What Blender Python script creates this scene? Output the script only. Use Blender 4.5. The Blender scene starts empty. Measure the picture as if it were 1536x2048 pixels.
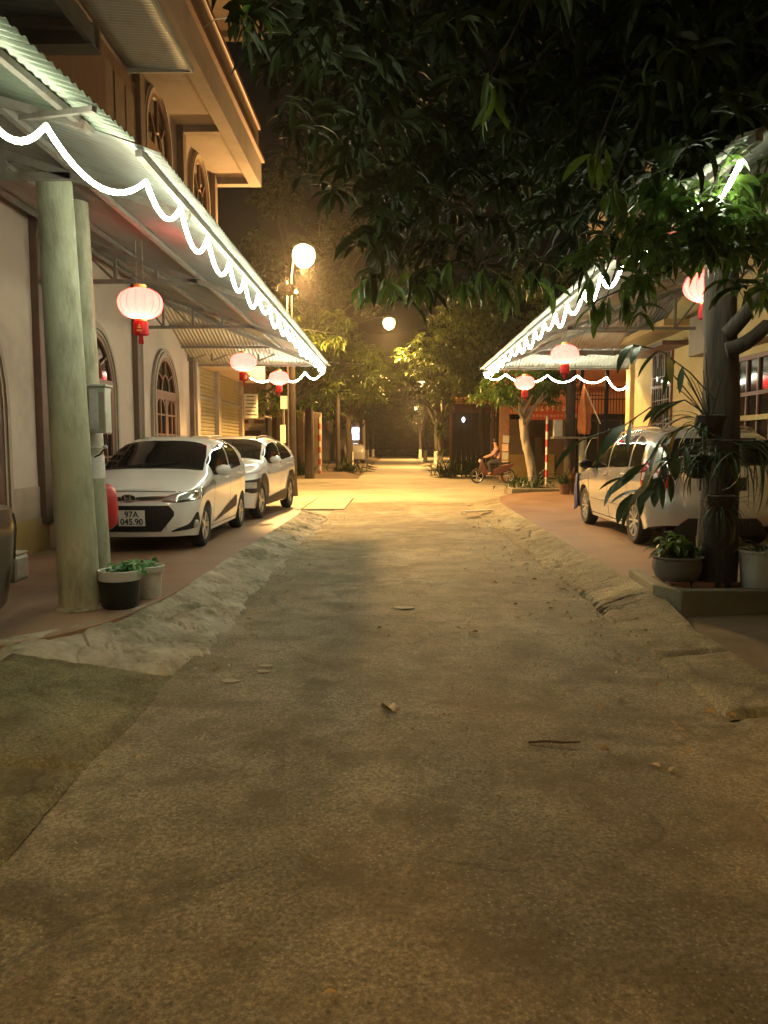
import bpy, bmesh, math, random
import numpy as np
from mathutils import Vector, Matrix, Euler, noise

random.seed(7)
RNG = np.random.default_rng(11)
PI = math.pi
S = bpy.context.scene
C = S.collection

# ------------------------------------------------------------------ camera
cam = bpy.data.objects.new('camera', bpy.data.cameras.new('camera'))
C.objects.link(cam)
cam.location = (0, 0, 1.5)
PITCH, YAW, FOC = math.atan(132/1540), math.atan(22/1540), 1540.0
cam.rotation_euler = (PI/2 - PITCH, 0, YAW)
cam.data.sensor_fit = 'VERTICAL'
cam.data.sensor_height = 36
cam.data.lens = FOC/2048*36
cam.data.clip_start = 0.05
cam.data.clip_end = 900
S.camera = cam

# ------------------------------------------------------------------ night sky, faint moonlight, exposure
world = bpy.data.worlds.new('World')
S.world = world
world.use_nodes = True
wn = world.node_tree
sky = wn.nodes.new('ShaderNodeTexSky')
sky.sky_type = 'NISHITA'
sky.sun_disc = False
sky.sun_elevation = math.radians(1.0)
sky.sun_rotation = math.radians(150)
sky.dust_density = 3.0
bg = wn.nodes['Background']
wn.links.new(sky.outputs[0], bg.inputs[0])
bg.inputs[1].default_value = 0.0016
sun = bpy.data.objects.new('moonlight', bpy.data.lights.new('moonlight', 'SUN'))
C.objects.link(sun)
sun.data.energy = 0.006
sun.data.color = (0.8, 0.88, 1.0)
sun.data.angle = math.radians(0.5)
sun.rotation_euler = (math.radians(50), 0, math.radians(150))
S.view_settings.view_transform = 'Standard'
S.view_settings.look = 'None'
S.view_settings.gamma = 1
S.view_settings.exposure = 0.68
S.view_settings.use_curve_mapping = False
S.render.engine = 'CYCLES'
S.cycles.use_denoising = True
S.cycles.max_bounces = 7
S.cycles.diffuse_bounces = 4
S.cycles.glossy_bounces = 3
S.cycles.transmission_bounces = 4
S.cycles.transparent_max_bounces = 6
S.cycles.sample_clamp_indirect = 4.0
S.cycles.use_light_tree = True
S.cycles.caustics_reflective = False
S.cycles.caustics_refractive = False

SODIUM = (1.0, 0.56, 0.18)
STREET_W = 8200.0        # first street lamp
STREET2_W = 4800.0
FAR_FILL_W = 5500.0       # added lamps that light the far road
STREET_BACK_W = 3500.0   # the lamp of the same street behind the viewpoint
ROPE_E = 46.0
ROPE_COL = (0.94, 1.0, 0.74)

# ------------------------------------------------------------------ helpers
def at(px, py, Y):
    """the point of the street seen at photo pixel (px, py), Y metres ahead"""
    cx, cy = (px-768)/FOC, (1024-py)/FOC
    y = math.cos(PITCH) + cy*math.sin(PITCH)
    z = -math.sin(PITCH) + cy*math.cos(PITCH)
    dx, dy = cx*math.cos(YAW) - y*math.sin(YAW), cx*math.sin(YAW) + y*math.cos(YAW)
    k = Y/dy
    return Vector((dx*k, Y, 1.5 + z*k))

def gr(px, py, z=0.0):
    """the point at height z seen at photo pixel (px, py)"""
    p = at(px, py, 1.0)
    k = (z-1.5)/(p.z-1.5)
    return Vector((p.x*k, k, z))

def col(c, k=1.0):
    return (c[0]*k, c[1]*k, c[2]*k, 1)

def mat(name, c, rough=.6, metal=0.0, var=.22, scale=5.0, c2=None, bump=0.0, bscale=30.0, coat=0.0, spec=.5,
        emit=None, estr=0.0, trans=0.0, stretch=(1, 1, 1), rvar=0.0, stain=None, stain_scale=1.2, rnd=0.0, alpha=None):
    m = bpy.data.materials.new(name)
    m.use_nodes = True
    nt = m.node_tree
    N, Lk = nt.nodes, nt.links
    b = N['Principled BSDF']
    b.inputs['Roughness'].default_value = rough
    b.inputs['Metallic'].default_value = metal
    b.inputs['Specular IOR Level'].default_value = spec
    b.inputs['Coat Weight'].default_value = coat
    b.inputs['Coat Roughness'].default_value = .06
    tc = N.new('ShaderNodeTexCoord')
    mp = N.new('ShaderNodeMapping')
    mp.inputs['Scale'].default_value = stretch
    Lk.new(tc.outputs['Object'], mp.inputs[0])
    n = N.new('ShaderNodeTexNoise')
    n.inputs['Scale'].default_value = scale
    n.inputs['Detail'].default_value = 7
    n.inputs['Roughness'].default_value = .62
    Lk.new(mp.outputs[0], n.inputs['Vector'])
    cr = N.new('ShaderNodeValToRGB')
    cr.color_ramp.elements[0].position = .3
    cr.color_ramp.elements[1].position = .7
    if c2 is None:
        cr.color_ramp.elements[0].color = col(c, 1-var)
        cr.color_ramp.elements[1].color = col(c, 1+var)
    else:
        cr.color_ramp.elements[0].color = col(c)
        cr.color_ramp.elements[1].color = col(c2)
    Lk.new(n.outputs['Fac'], cr.inputs[0])
    out = cr.outputs[0]
    if stain is not None:
        n2 = N.new('ShaderNodeTexNoise')
        n2.inputs['Scale'].default_value = stain_scale
        n2.inputs['Detail'].default_value = 9
        n2.inputs['Roughness'].default_value = .7
        Lk.new(mp.outputs[0], n2.inputs['Vector'])
        r2 = N.new('ShaderNodeValToRGB')
        r2.color_ramp.elements[0].position = .48
        r2.color_ramp.elements[1].position = .66
        Lk.new(n2.outputs['Fac'], r2.inputs[0])
        mx = N.new('ShaderNodeMix'); mx.data_type = 'RGBA'
        Lk.new(r2.outputs[0], mx.inputs['Factor'])
        Lk.new(out, mx.inputs[6])
        mx.inputs[7].default_value = col(stain)
        out = mx.outputs[2]
    if rnd:
        oi = N.new('ShaderNodeObjectInfo')
        hv = N.new('ShaderNodeHueSaturation')
        mr = N.new('ShaderNodeMapRange')
        mr.inputs[3].default_value = 1-rnd; mr.inputs[4].default_value = 1+rnd
        Lk.new(oi.outputs['Random'], mr.inputs[0])
        Lk.new(mr.outputs[0], hv.inputs['Value'])
        Lk.new(out, hv.inputs['Color'])
        out = hv.outputs[0]
    Lk.new(out, b.inputs['Base Color'])
    if rvar:
        mr = N.new('ShaderNodeMapRange')
        mr.inputs[3].default_value = rough-rvar; mr.inputs[4].default_value = rough+rvar
        Lk.new(n.outputs['Fac'], mr.inputs[0])
        Lk.new(mr.outputs[0], b.inputs['Roughness'])
    if bump:
        n3 = N.new('ShaderNodeTexNoise')
        n3.inputs['Scale'].default_value = bscale
        n3.inputs['Detail'].default_value = 6
        Lk.new(mp.outputs[0], n3.inputs['Vector'])
        bp = N.new('ShaderNodeBump')
        bp.inputs['Strength'].default_value = bump
        bp.inputs['Distance'].default_value = .02
        Lk.new(n3.outputs['Fac'], bp.inputs['Height'])
        Lk.new(bp.outputs[0], b.inputs['Normal'])
    if emit:
        b.inputs['Emission Color'].default_value = col(emit)
        b.inputs['Emission Strength'].default_value = estr
    if trans:
        t = N.new('ShaderNodeBsdfTranslucent')
        Lk.new(out, t.inputs[0])
        ms = N.new('ShaderNodeMixShader')
        ms.inputs[0].default_value = trans
        Lk.new(b.outputs[0], ms.inputs[1]); Lk.new(t.outputs[0], ms.inputs[2])
        Lk.new(ms.outputs[0], N['Material Output'].inputs[0])
    return m

class MB:
    """collects shapes and links them as ONE mesh object"""
    def __init__(s):
        s.v, s.f = [], []
    def add(s, vs, fs):
        o = len(s.v)
        s.v += [tuple(p) for p in vs]
        s.f += [tuple(i+o for i in f) for f in fs]
        return s
    def box(s, c, d, rz=0.0, rx=0.0, ry=0.0):
        M = Matrix.Translation(c) @ Euler((rx, ry, rz)).to_matrix().to_4x4()
        x, y, z = d[0]/2, d[1]/2, d[2]/2
        vs = [M @ Vector(p) for p in ((-x,-y,-z),(x,-y,-z),(x,y,-z),(-x,y,-z),(-x,-y,z),(x,-y,z),(x,y,z),(-x,y,z))]
        return s.add(vs, [(0,3,2,1),(4,5,6,7),(0,1,5,4),(1,2,6,5),(2,3,7,6),(3,0,4,7)])
    def span(s, a, b):
        """axis-aligned box between two corners"""
        a, b = Vector(a), Vector(b)
        return s.box((a+b)/2, [abs(b[i]-a[i]) for i in range(3)])
    def bar(s, a, b, w=.05, h=None):
        a, b = Vector(a), Vector(b); h = h or w
        d = (b-a); L = d.length; d.normalize()
        up = Vector((0,0,1)) if abs(d.z) < .95 else Vector((0,1,0))
        sx = d.cross(up).normalized(); sz = sx.cross(d).normalized()
        vs = []
        for e in (a, b):
            for i, j in ((-1,-1),(1,-1),(1,1),(-1,1)):
                vs.append(e + sx*(i*w/2) + sz*(j*h/2))
        return s.add(vs, [(3,2,1,0),(4,5,6,7),(0,1,5,4),(1,2,6,5),(2,3,7,6),(3,0,4,7)])
    def tube(s, pts, r, n=8, cap=True):
        pts = [Vector(p) for p in pts]
        rs = r if isinstance(r, (list, tuple)) else [r]*len(pts)
        o = len(s.v); prev = None
        for i, p in enumerate(pts):
            d = (pts[min(i+1, len(pts)-1)] - pts[max(i-1, 0)]).normalized()
            if prev is None:
                a = d.orthogonal().normalized()
            else:
                a = (prev - d*prev.dot(d))
                a = a.normalized() if a.length > 1e-5 else d.orthogonal().normalized()
            prev = a; b = d.cross(a)
            for k in range(n):
                t = 2*PI*k/n
                s.v.append(tuple(p + (a*math.cos(t) + b*math.sin(t))*rs[i]))
        for i in range(len(pts)-1):
            for k in range(n):
                s.f.append((o+i*n+k, o+i*n+(k+1) % n, o+(i+1)*n+(k+1) % n, o+(i+1)*n+k))
        if cap:
            s.f.append(tuple(o+k for k in reversed(range(n))))
            s.f.append(tuple(o+(len(pts)-1)*n+k for k in range(n)))
        return s
    def lathe(s, prof, c=(0,0,0), n=20, axis='z', sx=1.0, wob=None):
        o = len(s.v); c = Vector(c)
        for r, z in prof:
            for k in range(n):
                t = 2*PI*k/n
                rr = r*(wob(t, z) if wob else 1)
                if axis == 'z': p = (rr*math.cos(t)*sx, rr*math.sin(t), z)
                elif axis == 'x': p = (z, rr*math.cos(t), rr*math.sin(t))
                else: p = (rr*math.cos(t), z, rr*math.sin(t))
                s.v.append(tuple(c + Vector(p)))
        for i in range(len(prof)-1):
            for k in range(n):
                s.f.append((o+i*n+k, o+i*n+(k+1) % n, o+(i+1)*n+(k+1) % n, o+(i+1)*n+k))
        return s
    def ball(s, c, r, n=14, m=9):
        r = r if isinstance(r, (tuple, list)) else (r, r, r)
        o = len(s.v)
        for i in range(m+1):
            a = -PI/2 + PI*i/m
            for k in range(n):
                t = 2*PI*k/n
                s.v.append((c[0]+r[0]*math.cos(a)*math.cos(t), c[1]+r[1]*math.cos(a)*math.sin(t), c[2]+r[2]*math.sin(a)))
        for i in range(m):
            for k in range(n):
                s.f.append((o+i*n+k, o+i*n+(k+1) % n, o+(i+1)*n+(k+1) % n, o+(i+1)*n+k))
        return s
    def grid(s, P, close=False):
        o = len(s.v); n, m = len(P), len(P[0])
        for row in P:
            s.v += [tuple(p) for p in row]
        for i in range(n-1):
            for j in range(m-1):
                s.f.append((o+i*m+j, o+i*m+j+1, o+(i+1)*m+j+1, o+(i+1)*m+j))
        return s
    def prism(s, poly, a, b, axis='y'):
        """polygon given in the two other axes, extruded from a to b"""
        o = len(s.v); n = len(poly)
        for t in (a, b):
            for p, q in poly:
                s.v.append({'y': (p, t, q), 'x': (t, p, q), 'z': (p, q, t)}[axis])
        s.f.append(tuple(o+i for i in range(n)))
        s.f.append(tuple(o+n+i for i in reversed(range(n))))
        for i in range(n):
            s.f.append((o+i, o+n+i, o+n+(i+1) % n, o+(i+1) % n))
        return s
    def build(s, name, m, parent=None, smooth=None, bevel=0.0, fix=True, loc=None):
        me = bpy.data.meshes.new(name)
        me.from_pydata(s.v, [], s.f)
        if fix:
            bm = bmesh.new(); bm.from_mesh(me)
            bmesh.ops.remove_doubles(bm, verts=bm.verts, dist=1e-5)
            bmesh.ops.recalc_face_normals(bm, faces=bm.faces)
            bm.to_mesh(me); bm.free()
        if smooth is not None:
            me.shade_smooth()
            me.set_sharp_from_angle(angle=math.radians(smooth))
        me.materials.append(m)
        o = bpy.data.objects.new(name, me)
        C.objects.link(o)
        if parent is not None: o.parent = parent
        if loc is not None: o.location = loc
        if bevel:
            bv = o.modifiers.new('bevel', 'BEVEL'); bv.width = bevel; bv.segments = 2; bv.limit_method = 'ANGLE'
        return o

def tag(o, label=None, cat=None, group=None, kind=None):
    if label: o['label'] = label
    if cat: o['category'] = cat
    if group: o['group'] = group
    if kind: o['kind'] = kind
    return o

def thing(name, label, cat, loc=(0, 0, 0), rz=0.0, group=None):
    o = bpy.data.objects.new(name, None)
    C.objects.link(o)
    o.location = loc; o.rotation_euler = (0, 0, rz)
    o.empty_display_size = .2
    return tag(o, label, cat, group)

KIDS = {}
def copy_tree(o, parent=None, scale=None):
    c = o.copy(); C.objects.link(c)
    if parent is not None: c.parent = parent
    for ch in o.children: copy_tree(ch, c)
    return c

def np_mesh(name, V, F, m, parent=None, smooth=True):
    """V (n,3) float, F (k,4) int quads"""
    me = bpy.data.meshes.new(name)
    me.vertices.add(len(V)); me.vertices.foreach_set('co', np.asarray(V, np.float32).ravel())
    k = len(F)
    me.loops.add(k*4); me.loops.foreach_set('vertex_index', np.asarray(F, np.int32).ravel())
    me.polygons.add(k)
    me.polygons.foreach_set('loop_start', np.arange(0, k*4, 4, dtype=np.int32))
    me.polygons.foreach_set('loop_total', np.full(k, 4, np.int32))
    me.update(calc_edges=True); me.validate()
    if smooth: me.shade_smooth()
    me.materials.append(m)
    o = bpy.data.objects.new(name, me); C.objects.link(o)
    if parent is not None: o.parent = parent
    return o

def text_mesh(txt, size, m, parent, loc_, rot, off=0.0):
    cu = bpy.data.curves.new('lettering', 'FONT'); cu.body = txt; cu.size = size; cu.align_x = 'CENTER'; cu.extrude = .0008; cu.offset = off
    t = bpy.data.objects.new('tmp', cu); C.objects.link(t)
    dg = bpy.context.evaluated_depsgraph_get()
    me = bpy.data.meshes.new_from_object(t.evaluated_get(dg)); me.name = 'lettering'
    bpy.data.objects.remove(t)
    me.materials.clear(); me.materials.append(m)
    o = bpy.data.objects.new('lettering', me); C.objects.link(o); o.parent = parent; o.location = loc_; o.rotation_euler = rot
    return o

def nz(x, y, z=0.0):
    return noise.noise((x, y, z))

# ------------------------------------------------------------------ materials
M = {}
M['road'] = None
M['concrete'] = mat('worn_concrete', (.14, .122, .078), .85, c2=(.27, .236, .165), scale=2.2, bump=.7, bscale=22, stain=(.10, .095, .05), stain_scale=1.1)
M['slab'] = mat('dark_concrete', (.095, .082, .048), .9, c2=(.19, .162, .098), scale=3.2, bump=.9, bscale=26, stain=(.05, .054, .024), stain_scale=1.9)
M['mortar'] = mat('mortar', (.20, .178, .12), .9, c2=(.42, .375, .28), scale=3.2, bump=.6, bscale=25, stain=(.10, .095, .05), stain_scale=2.0)
M['tile'] = mat('red_paving', (.195, .118, .072), .55, c2=(.265, .165, .105), scale=1.4, bump=.12, bscale=60, stain=(.16, .09, .055), stain_scale=.9, rvar=.12)
M['paver'] = mat('pale_paver', (.27, .23, .155), .7, c2=(.35, .30, .21), scale=3, bump=.15, bscale=40, rnd=.12)
M['soil'] = mat('soil', (.07, .05, .03), .95, c2=(.13, .09, .05), scale=1.2, bump=.8, bscale=12)
M['crossing'] = mat('street_concrete', (.24, .21, .15), .85, c2=(.34, .30, .22), scale=.7, bump=.35, bscale=16, stain=(.19, .165, .12), stain_scale=.5)
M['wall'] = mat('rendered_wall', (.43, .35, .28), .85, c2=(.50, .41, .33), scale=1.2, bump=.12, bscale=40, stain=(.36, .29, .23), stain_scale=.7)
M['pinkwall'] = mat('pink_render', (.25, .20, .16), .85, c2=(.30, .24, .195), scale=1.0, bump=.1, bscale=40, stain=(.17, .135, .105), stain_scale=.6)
M['brownpaint'] = mat('brown_paint', (.12, .075, .05), .6, var=.25, scale=4, bump=.05)
M['surround'] = mat('stone_trim', (.30, .24, .18), .75, var=.18, scale=4, bump=.15, bscale=30)
M['plinth'] = mat('yellow_plinth', (.32, .23, .085), .45, c2=(.24, .165, .06), scale=3, bump=.08)
M['yellow'] = mat('yellow_render', (.52, .37, .15), .85, c2=(.60, .44, .19), scale=1.1, bump=.1, bscale=40, stain=(.44, .31, .125), stain_scale=.8)
M['orange'] = mat('orange_render', (.62, .24, .10), .8, c2=(.70, .30, .13), scale=2)
M['darkwood'] = mat('dark_wood', (.10, .042, .022), .5, var=.3, scale=6, stretch=(1, 1, .2), bump=.05)
M['redwood'] = mat('red_brown_wood', (.19, .085, .05), .5, var=.25, scale=6, stretch=(1, 1, .2))
M['pane'] = mat('window_glass', (.012, .010, .009), .08, var=.2, spec=.7)
M['sheetold'] = mat('weathered_green_sheet', (.20, .235, .175), .42, metal=.4, var=.2, scale=2.0, stain=(.13, .14, .10), stain_scale=1.4, rvar=.1)
M['sheet'] = mat('zinc_sheet', (.36, .36, .32), .42, metal=.35, var=.16, scale=1.3, stain=(.30, .27, .22), stain_scale=1.7, rvar=.1)
M['sheetblue'] = mat('blue_grey_sheet', (.42, .50, .54), .45, metal=.2, var=.12, scale=1.5, stain=(.30, .34, .36), stain_scale=1.5)
M['steel'] = mat('painted_steel', (.27, .245, .21), .5, metal=.4, var=.25, scale=5, stain=(.17, .11, .07), stain_scale=5)
M['iron'] = mat('black_iron', (.018, .016, .015), .5, metal=.4, var=.3)
M['pole'] = mat('cast_concrete', (.30, .31, .215), .8, c2=(.41, .41, .29), scale=3, bump=.3, bscale=35, stretch=(1, 1, .35), stain=(.185, .18, .115), stain_scale=3.2)
M['whitepaint'] = mat('white_marking_paint', (.62, .60, .54), .7, var=.12, scale=8, stain=(.42, .40, .33), stain_scale=6)
M['redpaint'] = mat('red_marking_paint', (.42, .045, .03), .55, var=.15, scale=8)
M['shutter'] = mat('olive_shutter', (.36, .31, .18), .5, metal=.25, var=.12, scale=2)
M['rope'] = mat('light_rope', (.8, .8, .75), .4, emit=ROPE_COL, estr=ROPE_E)
M['bulb'] = mat('lamp_glare', (.9, .85, .7), .3, emit=(1.0, .70, .26), estr=4.6)
M['lampcase'] = mat('grey_lamp_case', (.16, .155, .15), .5, metal=.5)
M['cord'] = mat('cord', (.30, .24, .18), .7)
M['wire'] = mat('black_cable', (.012, .011, .010), .6)
M['gold'] = mat('gold_print', (.75, .45, .12), .35, metal=.6, var=.1)
M['white_car'] = mat('white_car_paint', (.76, .745, .715), .24, var=.015, scale=2, coat=1.0)
M['silver_car'] = mat('champagne_car_paint', (.46, .435, .39), .27, metal=.45, var=.02, scale=2, coat=.8)
M['dullcar'] = mat('dull_grey_car_paint', (.16, .155, .15), .4, var=.05, coat=.5)
M['dark_car'] = mat('dark_maroon_car_paint', (.035, .020, .017), .3, metal=.2, var=.05, coat=.8)
M['carglass'] = mat('tinted_car_glass', (.008, .0075, .007), .04, var=.1, spec=.6)
M['trim'] = mat('black_plastic', (.016, .015, .014), .55, var=.2, bump=.05, bscale=90)
M['gap'] = mat('panel_gap', (.012, .011, .010), .8)
M['chrome'] = mat('chrome', (.78, .76, .72), .12, metal=1.0, var=.03)
M['alloy'] = mat('alloy_rim', (.55, .54, .51), .3, metal=.75, var=.06)
M['rubber'] = mat('tyre_rubber', (.018, .017, .016), .8, var=.25, bump=.15, bscale=60)
M['lens'] = mat('headlamp_lens', (.36, .38, .35), .1, metal=.45, c2=(.62, .64, .60), scale=16, spec=.8)
M['redlens'] = mat('red_lamp_lens', (.34, .014, .018), .12, var=.25, scale=9, coat=.6)
M['clearlens'] = mat('pale_lamp_lens', (.52, .46, .46), .15, var=.2, scale=12, coat=.6)
M['plate'] = mat('plate_white', (.74, .74, .68), .45, var=.05, scale=12)
M['plateink'] = mat('plate_ink', (.012, .012, .014), .5)
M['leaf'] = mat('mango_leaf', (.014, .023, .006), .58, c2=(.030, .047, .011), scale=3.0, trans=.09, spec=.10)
M['leaffar'] = mat('lit_mango_leaf', (.050, .072, .014), .45, c2=(.105, .140, .030), scale=2.0, trans=.22, spec=.3)  # street lamp light on the farther crowns is put into this leaf colour
M['leafnear'] = mat('lit_near_mango_leaf', (.050, .100, .014), .40, c2=(.11, .185, .028), scale=6.0, trans=.38, spec=.45, rnd=.35)  # brighter copy of the mango leaf, rope light put into the colour
M['leafdry'] = mat('dry_leaf', (.30, .22, .10), .7, c2=(.42, .33, .17), scale=12, trans=.1)
M['leafyellow'] = mat('yellowing_leaf', (.14, .12, .03), .5, c2=(.22, .17, .05), scale=4, trans=.25)
M['strap'] = mat('strap_leaf', (.026, .052, .016), .42, c2=(.05, .09, .03), scale=4, trans=.15)
M['redleaf'] = mat('red_brown_leaf', (.20, .07, .035), .5, c2=(.13, .085, .03), scale=4, trans=.15)
M['herb'] = mat('bright_green_herb', (.07, .22, .07), .5, c2=(.12, .33, .12), scale=9, trans=.25)
M['bark'] = mat('bark', (.028, .020, .014), .9, c2=(.060, .045, .031), scale=7, stretch=(1, 1, .25), bump=.9, bscale=26)
M['palebark'] = mat('pale_bark', (.24, .21, .15), .85, c2=(.33, .29, .21), scale=5, stretch=(1, 1, .4), bump=.5, bscale=24)
M['clay'] = mat('clay_pot', (.16, .09, .055), .75, var=.25, scale=6, bump=.1)
M['stonepot'] = mat('stone_pot', (.15, .13, .11), .8, var=.25, scale=6, bump=.2)
M['bucketwhite'] = mat('white_plastic', (.52, .52, .48), .45, var=.1, scale=6, stain=(.36, .34, .28), stain_scale=5)
M['bucketblack'] = mat('black_bucket_plastic', (.012, .017, .016), .4, var=.2)
M['meter'] = mat('grey_meter_box', (.44, .44, .38), .5, var=.1, scale=5, stain=(.28, .25, .18), stain_scale=5)
M['bluecloth'] = mat('blue_cloth', (.085, .085, .165), .9, var=.2, scale=10, bump=.2)
M['orangecloth'] = mat('faded_orange_cloth', (.55, .20, .07), .85, var=.15, scale=5, trans=.15)
M['bikered'] = mat('dark_red_bodywork', (.075, .028, .022), .35, var=.15)
M['redplastic'] = mat('red_plastic', (.42, .022, .028), .35, var=.08)
M['banner'] = mat('red_banner', (.60, .10, .045), .6, var=.1, scale=4)
M['print'] = mat('pale_print', (.75, .55, .38), .6)
M['inkprint'] = mat('dark_print', (.05, .045, .04), .7)
M['paper'] = mat('pale_board', (.55, .52, .44), .7, var=.08)
M['terracotta'] = mat('roof_tile', (.36, .16, .07), .7, var=.25, scale=4, rnd=.2)
M['rusty'] = mat('dark_rusty_sheet', (.014, .009, .007), .7, var=.35, scale=3)
M['stone'] = mat('gravel_stone', (.15, .13, .095), .9, c2=(.27, .24, .18), scale=30)
M['wood'] = mat('pale_timber', (.78, .70, .52), .7, var=.12, scale=6, stretch=(.2, 1, 1))
M['stick'] = mat('twig', (.055, .042, .028), .9)
M['skin'] = mat('skin', (.42, .24, .15), .55, var=.08)
M['pinkshirt'] = mat('pink_shirt', (.40, .26, .24), .85, var=.1)
M['darktrousers'] = mat('dark_trousers', (.04, .035, .04), .85)
M['hair'] = mat('black_hair', (.012, .010, .009), .5)
M['brick'] = mat('small_brick', (.24, .12, .07), .85, var=.2, scale=9, bump=.3, rnd=.2)
M['litpane'] = mat('lit_window', (.6, .7, .8), .4, emit=(.55, .75, 1.0), estr=6)
M['smalllamp'] = mat('small_white_lamp', (.8, .8, .8), .4, emit=(.85, .9, 1.0), estr=5)

def road_material(name='old_concrete_road', tint=None):
    m = bpy.data.materials.new(name); m.use_nodes = True
    nt = m.node_tree; N, Lk = nt.nodes, nt.links
    b = N['Principled BSDF']; b.inputs['Roughness'].default_value = .82; b.inputs['Specular IOR Level'].default_value = .35
    tc = N.new('ShaderNodeTexCoord')
    def noise_(scale, detail=8, rough=.65, dist=0):
        n = N.new('ShaderNodeTexNoise'); n.inputs['Scale'].default_value = scale
        n.inputs['Detail'].default_value = detail; n.inputs['Roughness'].default_value = rough
        n.inputs['Distortion'].default_value = dist
        Lk.new(tc.outputs['Object'], n.inputs['Vector']); return n.outputs['Fac']
    def ramp(src, stops):
        r = N.new('ShaderNodeValToRGB'); e = r.color_ramp.elements
        e[0].position, e[0].color = stops[0][0], col(stops[0][1])
        e[1].position, e[1].color = stops[-1][0], col(stops[-1][1])
        for p, c in stops[1:-1]:
            q = e.new(p); q.color = col(c)
        Lk.new(src, r.inputs[0]); return r.outputs[0]
    def mix(f, a, bb, blend='MIX'):
        x = N.new('ShaderNodeMix'); x.data_type = 'RGBA'; x.blend_type = blend
        if isinstance(f, float): x.inputs[0].default_value = f
        else: Lk.new(f, x.inputs[0])
        Lk.new(a, x.inputs[6])
        if isinstance(bb, tuple): x.inputs[7].default_value = col(bb)
        else: Lk.new(bb, x.inputs[7])
        return x.outputs[2]
    base = ramp(noise_(.9, 9, .68, .3), [(.30, (.165, .142, .088)), (.52, (.27, .235, .152)), (.72, (.39, .345, .235))])
    grain = ramp(noise_(55, 5, .8), [(.30, (.30, .30, .30)), (.5, (.95, .95, .95)), (.72, (2.0, 2.0, 2.0))])
    c1 = mix(1.0, base, grain, 'MULTIPLY')
    dirt = ramp(noise_(2.6, 8, .7), [(.46, (0, 0, 0)), (.62, (.75, .75, .75))])
    c2 = mix(dirt, c1, (.125, .102, .052))
    red = ramp(noise_(.33, 4, .6), [(.47, (0, 0, 0)), (.66, (.45, .45, .45))])
    c3 = mix(red, c2, (.20, .14, .075))
    v = N.new('ShaderNodeTexVoronoi'); v.inputs['Scale'].default_value = 42
    Lk.new(tc.outputs['Object'], v.inputs['Vector'])
    vs = ramp(v.outputs['Distance'], [(.17, (1, 1, 1)), (.25, (0, 0, 0))])
    msk = ramp(noise_(2.3, 4, .7), [(.42, (.04, .04, .04)), (.62, (.9, .9, .9))])
    sp = mix(1.0, vs, msk, 'MULTIPLY')
    c4 = mix(sp, c3, (.46, .41, .30))
    v2 = N.new('ShaderNodeTexVoronoi'); v2.inputs['Scale'].default_value = 23
    Lk.new(tc.outputs['Object'], v2.inputs['Vector'])
    c4 = mix(mix(1.0, ramp(v2.outputs['Distance'], [(.12, (.85, .85, .85)), (.2, (0, 0, 0))]), ramp(noise_(1.9, 4, .7), [(.5, (0, 0, 0)), (.62, (1, 1, 1))]), 'MULTIPLY'), c4, (.075, .062, .038))
    # hairline cracks and patches of lighter and darker tone
    ds = N.new('ShaderNodeMixRGB') if False else N.new('ShaderNodeVectorMath'); ds.operation = 'MULTIPLY_ADD'
    nn = N.new('ShaderNodeTexNoise'); nn.inputs['Scale'].default_value = 1.7; nn.inputs['Detail'].default_value = 6
    Lk.new(tc.outputs['Object'], nn.inputs['Vector']); Lk.new(nn.outputs['Color'], ds.inputs[0]); ds.inputs[1].default_value = (.9, .9, 0); Lk.new(tc.outputs['Object'], ds.inputs[2])
    vc = N.new('ShaderNodeTexVoronoi'); vc.feature = 'DISTANCE_TO_EDGE'; vc.inputs['Scale'].default_value = .55; Lk.new(ds.outputs[0], vc.inputs['Vector'])
    ck = ramp(vc.outputs['Distance'], [(.0, (.5, .5, .5)), (.014, (0, 0, 0))])
    ckm = ramp(noise_(1.1, 3, .5), [(.47, (0, 0, 0)), (.6, (1, 1, 1))])
    c4 = mix(mix(1.0, ck, ckm, 'MULTIPLY'), c4, (.05, .043, .028))
    vp = N.new('ShaderNodeTexVoronoi'); vp.inputs['Scale'].default_value = .33; Lk.new(ds.outputs[0], vp.inputs['Vector'])
    pr = ramp(vp.outputs['Color'], [(.35, (.74, .74, .74)), (.75, (1.18, 1.18, 1.18))])
    c4 = mix(.8, c4, pr, 'MULTIPLY')
    if tint: c4 = mix(1.0, c4, tint, 'MULTIPLY')
    Lk.new(c4, b.inputs['Base Color'])
    bp = N.new('ShaderNodeBump'); bp.inputs['Strength'].default_value = 1.0; bp.inputs['Distance'].default_value = .012
    Lk.new(noise_(70, 5, .7), bp.inputs['Height'])
    bp2 = N.new('ShaderNodeBump'); bp2.inputs['Strength'].default_value = .8; bp2.inputs['Distance'].default_value = .03
    Lk.new(noise_(6, 7, .6), bp2.inputs['Height'])
    Lk.new(bp.outputs[0], bp2.inputs['Normal'])
    Lk.new(bp2.outputs[0], b.inputs['Normal'])
    return m
M['road'] = road_material()
M['slab'] = road_material('mossy_concrete_slab', (.70, .74, .58))
M['kerbconcrete'] = road_material('kerb_concrete', (1.0, .98, .90))
# ------------------------------------------------------------------ ground, roads, pavements
def struct(o):
    o['kind'] = 'structure'; return o

g = MB(); n_ = 40
g.grid([[(-260+520*i/n_, -60+420*j/n_, -.06) for j in range(n_+1)] for i in range(n_+1)])
struct(g.build('ground', M['soil']))

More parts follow.
